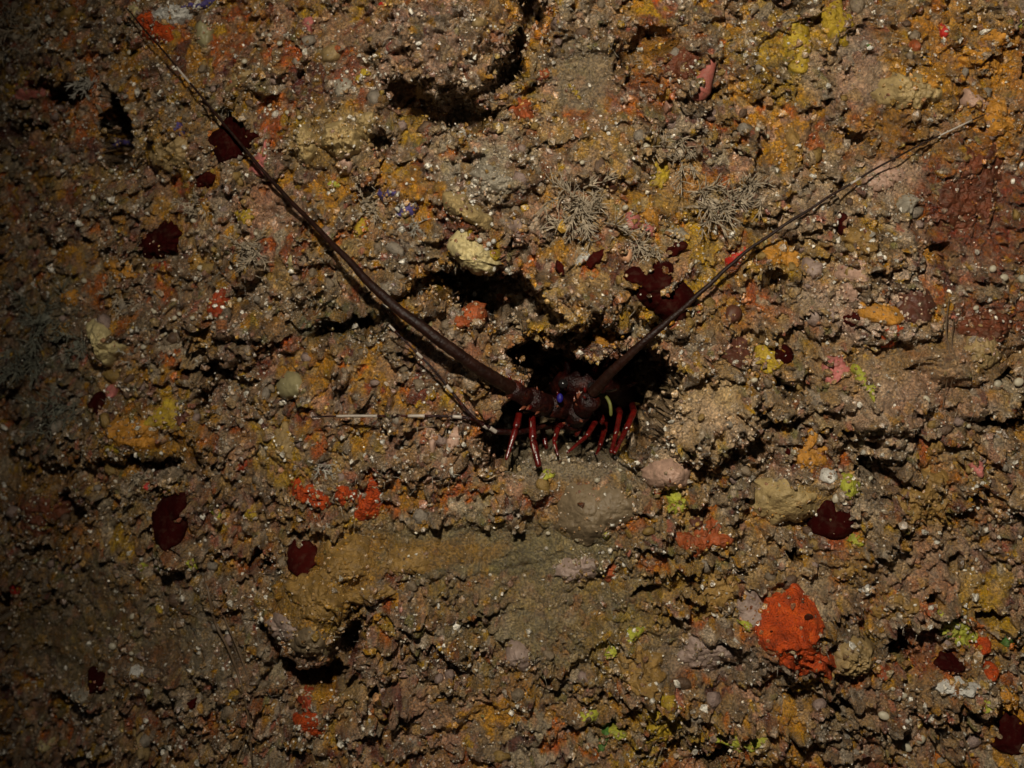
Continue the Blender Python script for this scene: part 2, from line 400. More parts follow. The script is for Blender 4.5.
M = {
 'crust': attr_mat("reef_crust", "crust_colour", 0.14, 0.55, 0.8, 0.7),
 'grain': attr_mat("crust_grain", "grain_colour", 0.18, 0.34, 0.25, 0.9),
 'orange_red': blob_mat("orange_red_sponge", (.50, .058, .002), .55, 75, c2=(.64, .095, .004), speck=.7, silt=.12, bump=.9),
 'dull_orange': blob_mat("orange_sponge", (.34, .075, .018), .5, 70, speck=.4),
 'deep_orange': blob_mat("deep_orange_sponge", (.32, .040, .008), .5, 70, speck=.4),
 'amber': blob_mat("amber_sponge", (.46, .20, .022), .35, 70, speck=.35, silt=.42),
 'yellow': blob_mat("yellow_sponge", (.40, .26, .018), .4, 70, c2=(.50, .36, .02), speck=.35, silt=.42),
 'ochre': blob_mat("ochre_sponge", (.27, .155, .040), .35, 70, speck=.4, silt=.42),
 'lime': blob_mat("lime_sponge", (.36, .36, .035), .35, 90, speck=.3),
 'green': blob_mat("green_alga", (.06, .15, .02), .4, 90),
 'maroon': blob_mat("maroon_sponge", (.024, .0018, .0013), .22, 60, bump=.10, rough=(.8, .95), spec=.04, speck=.12, silt=.10),
 'wine': blob_mat("wine_red_sponge", (.036, .0032, .002), .3, 60, bump=.15, rough=(.8, .95), spec=.05, speck=.2, silt=.10),
 'brown_red': blob_mat("brown_red_sponge", (.09, .028, .015), .3, 70, bump=.25, speck=.25),
 'scarlet': blob_mat("scarlet_sponge", (.45, .020, .012), .3, 90, bump=.3, speck=.3),
 'rust': blob_mat("rust_crust", (.13, .034, .012), .5, 50, speck=.5),
 'cream': blob_mat("cream_sponge", (.52, .42, .20), .22, 60, bump=.25, speck=.2),
 'tan': blob_mat("tan_sponge", (.29, .195, .080), .3, 60, bump=.35, speck=.3, silt=.42),
 'pale_tan': blob_mat("pale_tan_sponge", (.38, .27, .115), .3, 60, bump=.35, speck=.3, silt=.2),
 'silt': blob_mat("silted_sponge", (.175, .125, .070), .25, 50, bump=.25, speck=.3, silt=.42),
 'olive': blob_mat("olive_tunicate", (.27, .23, .115), .2, 50, bump=.08, rough=(.35, .5), speck=.12, silt=.06),
 'pink': blob_mat("pink_crust", (.42, .13, .11), .25, 70, bump=.25, speck=.3),
 'pale_pink': blob_mat("pale_pink_crust", (.42, .26, .185), .22, 60, bump=.25, speck=.3),
 'salmon': blob_mat("salmon_tunicate", (.33, .095, .070), .3, 60, bump=.2, speck=.25),
 'peach': blob_mat("peach_sponge", (.58, .31, .17), .12, 60, bump=.1, speck=.12, silt=.06),
 'mauve': blob_mat("mauve_grey_crust", (.29, .205, .165), .25, 60, bump=.3, speck=.3, silt=.42),
 'white': blob_mat("white_crust", (.55, .52, .46), .25, 80, bump=.5, speck=.4),
 'grey': blob_mat("grey_crust", (.30, .26, .195), .25, 80, bump=.4, speck=.4),
 'violet': blob_mat("violet_alga", (.075, .055, .20), .35, 90, speck=.4),
 'bead': blob_mat("pale_grain", (.40, .35, .25), .25, 40, bump=.06, rough=(.35, .5), speck=.1, silt=.06),
 'tuft': blob_mat("brown_tuft", (.37, .30, .21), .45, 120, bump=0, speck=.2),
 'dark_tuft': blob_mat("dark_tuft", (.16, .16, .12), .35, 120, bump=0, speck=.2),
 'pale_tuft': blob_mat("pale_tuft", (.38, .35, .29), .3, 120, bump=0, speck=.2),
 'thread': blob_mat("brown_thread", (.11, .068, .036), .3, 120, bump=0, speck=.2),
 'shell': blob_mat("lobster_shell", (.017, .0016, .0012), .6, 75, c2=(.075, .010, .003), rough=(.25, .5), bump=.5, spec=.35, speck=.4, silt=.05),  # darkened, so the shade of the hole is partly in this colour
 'shell_red': blob_mat("lobster_red_shell", (.090, .004, .003), .7, 90, rough=(.15, .3), bump=.15, spec=.7, speck=.3, silt=.06),
 'whip': blob_mat("antenna_shell", (.016, .0044, .0022), .5, 60, rough=(.40, .6), bump=.25, spec=.25, speck=.4, silt=.06),
 'band': blob_mat("white_band", (.42, .36, .30), .2, 60, rough=(.25, .4), bump=.05, speck=.1, silt=.06),
 'spine': blob_mat("spine_tip", (.20, .06, .03), .3, 90, rough=(.2, .35), bump=0, spec=.7, speck=.2, silt=.06),
 'eye': blob_mat("lobster_eye", (.012, .010, .010), .2, 60, rough=(.15, .2), bump=0, spec=.5, speck=0, silt=.06),
 'pore': blob_mat("sponge_pore", (.030, .006, .003), .2, 60, rough=(.8, .9), bump=0, spec=.05, speck=0),
 'blue': blob_mat("blue_spot", (.008, .005, .13), .4, 90, bump=.1, speck=.2, silt=.06),
 'olive_whip': blob_mat("olive_whip", (.13, .13, .028), .3, 90, bump=.1, speck=.2, silt=.06),
 'lump_a': blob_mat("lump_tan", (.19, .138, .085), .4, 130, speck=.5),
 'lump_b': blob_mat("lump_pink", (.24, .165, .135), .35, 130, speck=.5),
 'lump_c': blob_mat("lump_grey", (.22, .18, .135), .35, 130, speck=.5),
 'lump_d': blob_mat("lump_ochre", (.23, .140, .035), .4, 130, speck=.5),
 'lump_e': blob_mat("lump_brown", (.105, .060, .034), .4, 130, speck=.5),
}

# ------------------------------------------------------------------ object helpers
def mesh_np(name, V, F, mat, smooth=True, colour=None, cname=None):
    me = bpy.data.meshes.new(name)
    V = np.asarray(V, np.float32); F = np.asarray(F, np.int32); k = F.shape[1]
    me.vertices.add(len(V)); me.vertices.foreach_set("co", V.ravel())
    me.loops.add(F.size); me.loops.foreach_set("vertex_index", F.ravel())
    me.polygons.add(len(F))
    me.polygons.foreach_set("loop_start", np.arange(0, F.size, k, dtype=np.int32))
    me.polygons.foreach_set("loop_total", np.full(len(F), k, np.int32))
    me.update(calc_edges=True)
    me.polygons.foreach_set("use_smooth", np.full(len(F), smooth, bool))
    if colour is not None:
        a = me.color_attributes.new(cname, 'FLOAT_COLOR', 'POINT')
        cc = np.ones((len(V), 4), np.float32); cc[:, :3] = colour
        a.data.foreach_set("color", cc.ravel())
    me.materials.append(mat)
    return me

def link(name, me, parent=None, loc=None):
    o = bpy.data.objects.new(name, me); C.objects.link(o)
    if parent is not None: o.parent = parent
    if loc is not None: o.location = loc
    return o

def tag(o, label, cat, group=None):
    o["label"] = label; o["category"] = cat
    if group: o["group"] = group
    return o

def grid_faces(nr, nc, wrap=False):
    r = np.arange(nr - 1)[:, None]; c = np.arange(nc if wrap else nc - 1)[None, :]
    a = r * nc + c; b = r * nc + (c + 1) % nc
    return np.stack([a, b, b + nc, a + nc], -1).reshape(-1, 4)

class MB:
    """collects tubes and balls, in triangles and quads, into one mesh"""
    def __init__(s): s.v = []; s.f = []
    def tube(s, pts, rad, n=8, cap=True):
        pts = [Vector(p) for p in pts]; m = len(pts)
        if not hasattr(rad, '__len__'): rad = [rad] * m
        base = len(s.v); nrm = None
        for i, p in enumerate(pts):
            t = (pts[min(i + 1, m - 1)] - pts[max(i - 1, 0)]).normalized()
            if nrm is None:
                nrm = t.orthogonal().normalized()
            nrm = (nrm - t * nrm.dot(t)).normalized(); bn = t.cross(nrm)
            for k in range(n):
                a = 2 * math.pi * k / n
                s.v.append(p + (nrm * math.cos(a) + bn * math.sin(a)) * rad[i])
        for i in range(m - 1):
            for k in range(n):
                a = base + i * n + k; b = base + i * n + (k + 1) % n
                s.f.append((a, b, b + n, a + n))
        if cap:
            s.f.append(tuple(base + k for k in range(n))[::-1]); s.f.append(tuple(base + (m - 1) * n + k for k in range(n)))
        return s
    def ball(s, c, r, nu=10, nv=7, squash=(1, 1, 1)):
        base = len(s.v); c = Vector(c)
        for j in range(nv + 1):
            ph = math.pi * j / nv
            for i in range(nu):
                th = 2 * math.pi * i / nu
                s.v.append(c + Vector((math.sin(ph) * math.cos(th) * squash[0], math.sin(ph) * math.sin(th) * squash[1], math.cos(ph) * squash[2])) * r)
        for j in range(nv):
            for i in range(nu):
                a = base + j * nu + i; b = base + j * nu + (i + 1) % nu
                s.f.append((a, a + nu, b + nu, b))
        return s
    def mesh(s, name, mat):
        me = bpy.data.meshes.new(name)
        me.from_pydata([tuple(v) for v in s.v], [], s.f); me.update()
        me.polygons.foreach_set("use_smooth", [True] * len(me.polygons))
        me.materials.append(mat)
        return me
    def build(s, name, mat, parent=None, loc=None):
        return link(name, s.mesh(name, mat), parent, loc)

def empty(name, loc=(0, 0, 0)):
    o = bpy.data.objects.new(name, None); C.objects.link(o); o.location = loc
    o.empty_display_size = 0.01
    return o

# ------------------------------------------------------------------ the reef wall mesh
shear = 0.30 * Hd + 0.10 * (Hm - Hb)                                     # lumps sag a little, so their undersides overhang
slope = np.hypot(np.gradient(Hs, axis=1), np.gradient(Hs, axis=0)) / FS
steep = sstep(1.2, 3.0, slope)                                          # cave sides get relief across their own depth
JX = steep * (0.010 * fbm(H, Z + X, 0.03, 901, 3) + 0.006 * fbm(H, Z - X, 0.010, 911, 2))
JZ = steep * (0.010 * fbm(H, X + Z, 0.03, 921, 3) + 0.006 * fbm(H, X - Z, 0.010, 931, 2))
V = np.stack([X + JX, -H, Z + JZ - np.clip(shear, -0.012, 0.012)], -1).reshape(-1, 3)
wall = link("reef_wall", mesh_np("reef_wall", V, grid_faces(NZ, NX)[:, ::1], M['crust'], True, col.reshape(-1, 3), "crust_colour"))
wall["kind"] = "structure"

# ------------------------------------------------------------------ loose crust grains, too many to count
def ico(sub=0):
    t = (1 + 5 ** 0.5) / 2
    v = [(-1, t, 0), (1, t, 0), (-1, -t, 0), (1, -t, 0), (0, -1, t), (0, 1, t), (0, -1, -t), (0, 1, -t), (t, 0, -1), (t, 0, 1), (-t, 0, -1), (-t, 0, 1)]
    f = [(0, 11, 5), (0, 5, 1), (0, 1, 7), (0, 7, 10), (0, 10, 11), (1, 5, 9), (5, 11, 4), (11, 10, 2), (10, 7, 6), (7, 1, 8),
         (3, 9, 4), (3, 4, 2), (3, 2, 6), (3, 6, 8), (3, 8, 9), (4, 9, 5), (2, 4, 11), (6, 2, 10), (8, 6, 7), (9, 8, 1)]
    v = [Vector(p).normalized() for p in v]
    for _ in range(sub):
        mid = {}; nf = []
        def m(a, b):
            k = (min(a, b), max(a, b))
            if k not in mid:
                v.append(((v[a] + v[b]) / 2).normalized()); mid[k] = len(v) - 1
            return mid[k]
        for a, b, c in f:
            ab, bc, ca = m(a, b), m(b, c), m(c, a)
            nf += [(a, ab, ca), (b, bc, ab), (c, ca, bc), (ab, bc, ca)]
        f = nf
    return np.array([tuple(p) for p in v]), np.array(f)

IV, IF = ico(0)
N = 29500
gx = RNG.uniform(-0.68, 0.64, N * 2); gz = RNG.uniform(-0.52, 0.48, N * 2)
dens = np.clip(sample(rough, gx, gz), 0, 1) * (0.55 + 0.45 * sstep(-0.15, 0.35, fbm(gx, gz, 0.06, 555, 3))) * (1 - 0.7 * sample(cavity, gx, gz))
keep = RNG.uniform(0, 1, N * 2) < dens * 1.1
gx = gx[keep][:N]; gz = gz[keep][:N]; n = len(gx)
# more of them on the cave sides, which are steep
ii = RNG.choice(NX * NZ, 9000, p=(lambda w: w / w.sum())((np.clip(slope, 0, 8) * steep * (np.abs(X) < .6) * (np.abs(Z) < .45)).ravel()))
gx = np.concatenate([gx, X.ravel()[ii] + RNG.uniform(-.0006, .0006, 9000) + JX.ravel()[ii]]); gz = np.concatenate([gz, Z.ravel()[ii] + JZ.ravel()[ii]])
gh_steep = H.ravel()[ii]; n = len(gx)
size = np.clip(np.exp(RNG.normal(math.log(0.00145), 0.45, n)), 0.0007, 0.0048)
gh = sample(H, gx, gz); gh[-9000:] = gh_steep
grain_xz = (gx.copy(), gz.copy(), gh.copy(), size.copy())

# pale sand-sized shell chips, added to stand in for wet glints of the crust
OV = np.array([(1, 0, 0), (-1, 0, 0), (0, 1, 0), (0, -1, 0), (0, 0, 1), (0, 0, -1)], float)
OF = np.array([(0, 2, 4), (2, 1, 4), (1, 3, 4), (3, 0, 4), (2, 0, 5), (1, 2, 5), (3, 1, 5), (0, 3, 5)])
kx = RNG.uniform(-0.62, 0.60, 60000); kz = RNG.uniform(-0.47, 0.44, 60000)
kk = RNG.uniform(0, 1, 60000) < (0.14 + 0.6 * sstep(0.0, 0.45, fbm(kx, kz, 0.045, 1717, 4))) * np.clip(sample(rough, kx, kz), 0.15, 1) * (1 - 0.8 * sample(cavity, kx, kz))
kx = kx[kk][:18000]; kz = kz[kk][:18000]; n = len(kx)
kv = OV[None] * (1 + RNG.uniform(-.5, .5, (n, 6, 1))) * np.clip(np.exp(RNG.normal(math.log(0.0008), 0.4, n)), .0004, .0022)[:, None, None]
a1, a2 = RNG.uniform(0, 6.283, (2, n, 1)); c1, s1, c2_, s2 = np.cos(a1), np.sin(a1), np.cos(a2), np.sin(a2)
x_, y_, z_ = kv[..., 0], kv[..., 1], kv[..., 2]
x_, z_ = x_ * c1 - z_ * s1, x_ * s1 + z_ * c1
y_, z_ = y_ * c2_ - z_ * s2, y_ * s2 + z_ * c2_
ksg = np.clip(sample(shear, kx, kz), -.012, .012)
KV = np.stack([x_ + kx[:, None], y_ - (sample(H, kx, kz) + 0.0011)[:, None], z_ + (kz - ksg)[:, None]], -1)
KF = OF[None] + (np.arange(n) * 6)[:, None, None]
kc = np.array([.62, .58, .50]) * RNG.uniform(.45, 1.2, (n, 1)) * (1 - RNG.uniform(0, .25, (n, 1)) * np.array([0, .3, .8]))
chips = link("glint_chips", mesh_np("glint_chips", KV.reshape(-1, 3), KF.reshape(-1, 3), M['grain'], False, np.repeat(np.clip(kc, .05, .75), 6, 0), "grain_colour"))
chips["kind"] = "stuff"; tag(chips, "tiny pale shell chips added all over the reef wall as its glints", "grit")

# fine hairs of turf
K = 5200
hx = RNG.uniform(-0.66, 0.62, K * 3); hz = RNG.uniform(-0.48, 0.46, K * 3)
kp = (fbm(hx, hz, 0.05, 777, 3) > 0.10) & (RNG.uniform(0, 1, K * 3) < np.clip(sample(rough, hx, hz), 0, 1))
hx = hx[kp][:K]; hz = hz[kp][:K]; n = len(hx)
hh = sample(H, hx, hz); sg = sample(shear, hx, hz)
ang = RNG.uniform(-math.pi, math.pi, n); ln = RNG.uniform(0.003, 0.010, n); wd = RNG.uniform(0.00022, 0.00050, n)
out = RNG.uniform(0.3, 1.0, n)
pts = []
for k in range(4):
    t = k / 3.0
    pts.append(np.stack([hx + np.cos(ang) * ln * t * (0.6 + 0.4 * t), -(hh - 0.001) - out * ln * (t - 0.45 * t * t), hz - np.clip(sg, -.012, .012) + np.sin(ang) * ln * t - 0.2 * ln * t * t], -1))
ring = []
for k in range(4):
    w = wd * (1.0, 0.9, 0.7, 0.2)[k]
    for j in range(3):
        a = 2.094 * j
        off = np.stack([-np.sin(ang) * np.cos(a) * w, -np.sin(a) * w, np.cos(ang) * np.cos(a) * w], -1)
        ring.append(pts[k] + off)
HV = np.stack(ring, 1)
hf = []
for k in range(3):
    for j in range(3):
        a = k * 3 + j; b = k * 3 + (j + 1) % 3
        hf.append((a, b, b + 3, a + 3))
HF = np.array(hf)[None] + (np.arange(n) * 12)[:, None, None]
hc = np.array([.24, .20, .14]) * RNG.uniform(0.4, 1.7, (n, 1))
turf = link("turf_hairs", mesh_np("turf_hairs", HV.reshape(-1, 3), HF.reshape(-1, 4), M['grain'], True, np.repeat(hc, 12, 0), "grain_colour"))
turf["kind"] = "stuff"; tag(turf, "thin pale turf hairs growing out of the crusted reef wall", "turf")

# ------------------------------------------------------------------ lumps of the wall that can be picked out one by one
def lump_mesh(name, mat, seed, sub=1, amp=0.62, fl=0.75):
    v, f = ico(sub)
    r = np.random.default_rng(seed)
    d = np.zeros(len(v))
    for _ in range(9):
        c = r.normal(size=3); c /= np.linalg.norm(c)
        d += r.uniform(-0.35, 0.6) * np.exp(-((v - c) ** 2).sum(1) / r.uniform(0.10, 0.5))
    d += r.normal(0, 0.22, len(v))
    v = v * (1 + amp * d)[:, None] * np.array([1, fl, 0.9])
    return mesh_np(name, v, f, mat)
LM = [lump_mesh("crust_lump", M[k], 50 + i) for i, k in enumerate(('lump_a', 'lump_b', 'lump_c', 'lump_d', 'lump_e', 'lump_a', 'lump_b', 'lump_c', 'lump_a', 'lump_d'))]
cnt = 0
while cnt < 300:
    px = random.uniform(4, 1020); py = random.uniform(4, 764)
    x, z, s, y = locate(px, py)
    if float(sample(rough, x, z)) < 0.55 or float(sample(cavity, x, z)) > 0.4: continue
    r = random.choice((3.5, 4, 4.5, 5, 5.5, 6.5, 8)) * s
    o = link("crust_lump", LM[random.randrange(len(LM))], wall, (x, -float(sample(Hs, x, z)) + r * 0.10, z))
    o.scale = (r, r, r * random.uniform(0.75, 1.1)); o.rotation_euler = (random.uniform(-.6, .6), random.uniform(0, 6.28), random.uniform(-.5, .5))
    cnt += 1

# ------------------------------------------------------------------ crusts and sponges spread over the wall
def patch_mesh(name, mat, px, py, w, h, ang, thick, poly=None, lumpy=0.25, follow=0.35, rag=0.16, seed=0, dome_p=2.2, droop=0.25, stand=62, lean=1.0, grit=1.0):
    """a body that clings to the wall: irregular outline, thickness rising from its rim, its own lumps"""
    x0, z0, s, y0 = locate(px, py)
    r = np.random.default_rng(seed)
    size = max(w, h)
    na = int(np.clip(size * 1.9, 30, 170)); nr = int(np.clip(size * 0.5, 9, 42))
    th = np.linspace(0, 2 * math.pi, na, endpoint=False)
    if poly:
        P = np.array(poly, float) - np.array([px, py]); P[:, 1] *= -1
        pa = np.arctan2(P[:, 1], P[:, 0]); pr = np.hypot(P[:, 0], P[:, 1])
        o = np.argsort(pa); pa = pa[o]; pr = pr[o]
        R = np.interp(th, np.concatenate([pa - 2 * math.pi, pa, pa + 2 * math.pi]), np.tile(pr, 3)) * s
    else:
        a = math.radians(ang)
        lx = np.cos(th - a) / (w / 2); lz = np.sin(th - a) / (h / 2)
        R = s / np.sqrt(lx * lx + lz * lz)
        R *= 1 + rag * sum(r.uniform(0.3, 1) / k ** 0.7 * np.cos(k * th + r.uniform(0, 6.28)) for k in (2, 3, 4, 5))
    R *= 1.07
    R *= 1 + rag * 0.9 * sum(r.uniform(0.3, 1) / k ** 0.5 * np.cos(k * th + r.uniform(0, 6.28)) for k in (6, 7, 9, 11, 14, 17))
    rr = np.linspace(0, 1, nr) ** 0.85
    gx = x0 + rr[:, None] * R[None, :] * np.cos(th)[None, :]; gz = z0 + rr[:, None] * R[None, :] * np.sin(th)[None, :]
    t = thick * 0.0009; follow *= 0.7
    prof = np.clip(1 - rr ** (dome_p + 0.6), 0, 1)[:, None] ** 0.85
    soft = min(1.0, max(0.15, (rag - 0.02) / 0.10))                     # smooth bodies keep clean outlines
    wa = soft * rr[:, None] ** 2
    gx, gz = (gx + wa * (0.0040 * fbm(gx, gz, 0.013, seed + 21, 2) + 0.0022 * fbm(gx, gz, 0.005, seed + 22, 2)),
              gz + wa * (0.0040 * fbm(gx, gz, 0.013, seed + 23, 2) + 0.0022 * fbm(gx, gz, 0.005, seed + 24, 2)))
    wall_h = np.maximum(sample(Hs, gx, gz), sample(Hss, gx, gz)) * (1 - follow) + sample(H, gx, gz) * follow
    wall_h = np.maximum(wall_h, np.percentile(wall_h, stand) - (0.42 * float(R.mean()) * (0.4 + rr[:, None]) + 0.002) * lean)
    ls = max(0.006, size * s * 0.17)
    f1, f2, _ = worley(gx + 0.3 * ls * fbm(gx, gz, ls, seed + 3, 2), gz, ls, seed + 1)
    f1b, _, _ = worley(gx, gz, ls * 0.42, seed + 2)
    f1c, _, _ = worley(gx + 0.001 * fbm(gx, gz, .004, seed, 2), gz, 0.0046, seed + 4)
    lum = lumpy * (0.75 * (dome(f1) - 0.45) + 0.38 * (dome(f1b) - 0.45) + 0.35 * fbm(gx, gz, ls * 0.6, seed + 7, 3))
    skin = soft * (0.0016 * (dome(f1c) - 0.4) + 0.0012 * fbm(gx, gz, 0.006, seed + 8, 3))
    hh = wall_h + t * prof * (1 + lum * 1.2) + skin + 0.0010 - 0.004 * rr[:, None] ** 4 - 0.008 * (rr[:, None] > 0.999)
    sagz = np.clip(0.25 * t * prof + 0.3 * sample(shear, gx, gz), -0.02, 0.02) * (droop / 0.25)
    # grit that has settled on it, mostly round its rim
    for _ in range(int(na * (0.10 + 0.70 * soft) * grit)):
        i = min(nr - 2, int(nr * (1 - abs(r.normal(0, 0.16 + 0.14 * soft))))) if r.random() < 0.8 else int(r.integers(0, nr - 1))
        if i < 0: continue
        k = int(r.integers(0, na))
        GRIT.append((gx[i, k], float(hh[i, k]), gz[i, k] - float(sagz[i, k])))
    ctr = Vector((x0, -float(sample(Hss, x0, z0)), z0))
    V = np.stack([gx - ctr.x, -hh - ctr.y, gz - sagz - ctr.z], -1).reshape(-1, 3)
    F = grid_faces(nr, na, True)
    return mesh_np(name, V, F, mat), ctr

def short(t):
    cut = len(t)
    for w in (' below', ' above', ' beside', ' left', ' right', ' at ', ' on ', ' in ', ' by ', ' near', ' under', ' with', ' along', ' over', ' just', ' touching', ' around', ' hanging', ' crossed', ',', ' between', ' beneath', ' spread', ' well', ' behind', ' standing', ' edging', ' tucked', ' set', ' of ', ' from', ' running', ' draped', ' dusted'):
        k = t.find(w)
        if k > 0: cut = min(cut, k)
    return t[:cut]
SEED = [1000]
GRIT = []
MARKS = []                                    # where each crust sits, for telling the grains apart
def patch(name, cat, px, py, w, h, ang, thick, mat, label, group=None, parent=None, **kw):
    SEED[0] += 13
    if mat in ('maroon', 'wine'): kw['grit'] = 0.12
    me, c = patch_mesh(name, M[mat], px, py, w, h, ang, thick, seed=SEED[0], **kw)
    o = link(name, me, None, c)
    if parent is not None:
        o.parent = parent; o.location = c - parent.location
        if label: o["label"] = label
    else:
        tag(o, label, cat, group); MARKS.append((px, py, max(w, h), short(label)))
    return o

big_orange = patch("orange_sponge", "sponge", 800, 640, 90, 95, 0, 11, 'orange_red', "big bright orange-red sponge at the lower right with one dark hole",
    poly=[(798, 588), (813, 601), (822, 612), (824, 622), (818, 634), (826, 648), (832, 664), (853, 676), (838, 685), (820, 680), (800, 675), (778, 672), (774, 655), (760, 637), (758, 627), (768, 612), (774, 603), (788, 600)],
    rag=.06, lumpy=.7, follow=.55)
for (qx, qy, qr) in ((807, 616, .0045), (778, 608, .0022), (786, 646, .0024), (815, 633, .0016), (795, 662, .0018), (801, 601, .0017), (770, 630, .0015), (821, 668, .0018)):
    x, z, s, y = locate(qx, qy)
    MB().ball((0, 0, 0), qr, 10, 7, (1, .6, .8)).build("pore", M['pore'], big_orange, Vector((x, y - 0.0085, z)) - big_orange.location)  # dark balls stand in for the shade inside the pores
patch("tan_sponge", "sponge", 853, 654, 46, 40, 15, 20, 'tan', "pitted tan sponge lump overlapping the right side of the big orange-red sponge", lumpy=.55, rag=.08)
patch("orange_sponge", "sponge", 882, 669, 16, 18, 40, 6, 'dull_orange', "small orange sponge just right of the pitted tan sponge lump")
patch("orange_sponge", "sponge", 155, 26, 50, 40, 0, 12, 'orange_red', "bright orange-red sponge at the upper left crossed by the antenna tip",
    poly=[(144, 8), (155, 10), (158, 22), (175, 30), (176, 38), (160, 42), (150, 37), (141, 30), (136, 22), (138, 12)], rag=.10, lumpy=.7, follow=.6)
patch("white_sponge", "sponge", 172, 14, 42, 22, 0, 10, 'white', "greyish white lumpy sponge beside the bright orange-red sponge at the top", lumpy=.6)
patch("cream_crust", "crust", 134, 8, 14, 16, 0, 7, 'cream', "small cream crust at the top edge left of the orange-red sponge")
patch("olive_tunicate", "tunicate", 204, 33, 20, 32, 12, 9, 'olive', "smooth olive-grey oval tunicate at the top, right of the white sponge", rag=.07, lumpy=.05, follow=.1)
patch("violet_alga", "alga", 196, 5, 34, 9, 5, 5, 'violet', "dark violet streak of alga on the top edge above the olive tunicate")
patch("maroon_sponge", "sponge", 236, 139, 52, 42, 15, 14, 'maroon', "dark maroon sponge with pink crust along its right edge, upper left", lumpy=.1, follow=0, rag=.10, stand=75)
patch("pink_crust", "crust", 260, 162, 22, 22, 40, 5, 'pink', "salmon pink crust below the maroon sponge where the antenna passes", lumpy=.1, follow=.15)
patch("pink_crust", "crust", 265, 138, 5, 30, -8, 2, 'pink', "narrow pink rim standing along the right edge of the maroon sponge")
patch("maroon_sponge", "sponge", 206, 178, 22, 18, 0, 6, 'wine', "small wine-red sponge below left of the maroon sponge with pink rim", lumpy=.1)
patch("maroon_sponge", "sponge", 162, 240, 48, 34, 25, 13, 'maroon', "ragged dark maroon sponge in the left part above the orange-yellow crust", rag=.16, lumpy=.1, follow=.05, stand=75)
patch("orange_sponge", "sponge", 217, 301, 18, 26, -10, 6, 'deep_orange', "narrow upright orange-red sponge above the white grains on the left", lumpy=.2)
patch("orange_crust", "crust", 165, 266, 24, 12, 0, 5, 'deep_orange', "flat orange-red crust just under the ragged maroon sponge")
patch("amber_crust", "crust", 122, 268, 40, 20, -20, 7, 'amber', "amber yellow crust below left of the ragged maroon sponge", lumpy=.4)
patch("amber_crust", "crust", 70, 297, 26, 16, 0, 5, 'amber', "dull amber crust at the left above the dark bushy tufts")
patch("cream_sponge", "sponge", 100, 340, 42, 44, -50, 18, 'cream', "pale cream knobbly sponge on the left beside the dark tufts", poly=[(82, 322), (95, 317), (108, 325), (113, 333), (122, 345), (114, 356), (103, 364), (95, 358), (98, 345), (88, 335)], lumpy=.5, rag=.05, follow=.1)
patch("amber_sponge", "sponge", 133, 434, 60, 34, -15, 9, 'amber', "patchy orange-yellow sponge spread on the left below the dark ledge", rag=.26, lumpy=.5, follow=.6)
patch("yellow_sponge", "sponge", 165, 415, 40, 26, 30, 7, 'yellow', "dull yellow sponge at the right end of the patchy orange-yellow sponge", rag=.24, lumpy=.5, follow=.6)
patch("yellow_sponge", "sponge", 112, 448, 24, 20, 0, 6, 'yellow', "dull yellow sponge at the left end of the patchy orange-yellow sponge", rag=.2)
patch("rust_crust", "crust", 183, 412, 16, 26, 0, 6, 'brown_red', "brown-red crust edging the dull yellow sponge on the left")
patch("pink_sponge", "sponge", 111, 390, 12, 12, 0, 5, 'pink', "small round pink sponge below the pale cream knobbly sponge", rag=.06, lumpy=.1)
patch("maroon_sponge", "sponge", 98, 401, 16, 18, 0, 5, 'maroon', "dim maroon sponge below the small round pink sponge")
patch("maroon_sponge", "sponge", 128, 456, 16, 14, 0, 5, 'maroon', "dim maroon sponge in the shade under the orange-yellow sponge")
patch("maroon_sponge", "sponge", 168, 516, 40, 54, -25, 12, 'maroon', "large smooth oval maroon sponge at the lower left", poly=[(150, 520), (158, 502), (172, 493), (186, 491), (189, 502), (184, 515), (188, 528), (180, 540), (160, 541), (148, 532)], rag=.04, lumpy=.1, follow=.05)
patch("orange_spot", "sponge", 147, 486, 11, 11, 0, 5, 'scarlet', "small orange-red spot sponge just above the large oval maroon sponge", rag=.08)
patch("orange_spot", "sponge", 242, 464, 14, 13, 20, 5, 'deep_orange', "small orange sponge up and left of the orange-red sponge row")
patch("orange_sponge", "sponge", 312, 491, 44, 24, -25, 8, 'orange_red', "curved orange-red sponge, left and longest of the three below the striped feelers",
    poly=[(291, 480), (300, 478), (306, 484), (318, 489), (330, 494), (333, 502), (322, 507), (308, 501), (298, 495)], rag=.10, lumpy=.7, follow=.6)
patch("orange_sponge", "sponge", 345, 492, 18, 26, 15, 8, 'orange_red', "small orange-red sponge, middle of the three below the striped feelers", lumpy=.4, rag=.12, follow=.5)
patch("orange_sponge", "sponge", 367, 498, 28, 44, -25, 9, 'orange_red', "triangular orange-red sponge, right of the three below the striped feelers",
    poly=[(371, 476), (378, 480), (383, 495), (380, 508), (368, 520), (354, 516), (358, 503), (365, 492)], rag=.06, lumpy=.4, follow=.5)
patch("maroon_sponge", "sponge", 300, 556, 32, 36, 20, 10, 'wine', "smooth wine-red sponge beside the mustard mound in the lower left centre", poly=[(290, 541), (302, 539), (318, 553), (312, 568), (298, 571), (287, 560)], rag=.04, lumpy=.08, follow=.05)
patch("ochre_sponge", "sponge", 345, 560, 56, 40, 10, 10, 'ochre', "smooth mustard sponge mound at the left end of the silty shelf", lumpy=.5, rag=.12, follow=.4)
patch("ochre_sponge", "sponge", 405, 560, 46, 28, 10, 6, 'ochre', "mustard crust on the silty shelf right of the mustard mound", lumpy=.3, rag=.18, follow=.6)
patch("ochre_sponge", "sponge", 372, 592, 52, 16, 12, 8, 'ochre', "mustard lip crust overhanging the small dark gap under the mound", lumpy=.4, follow=.6)
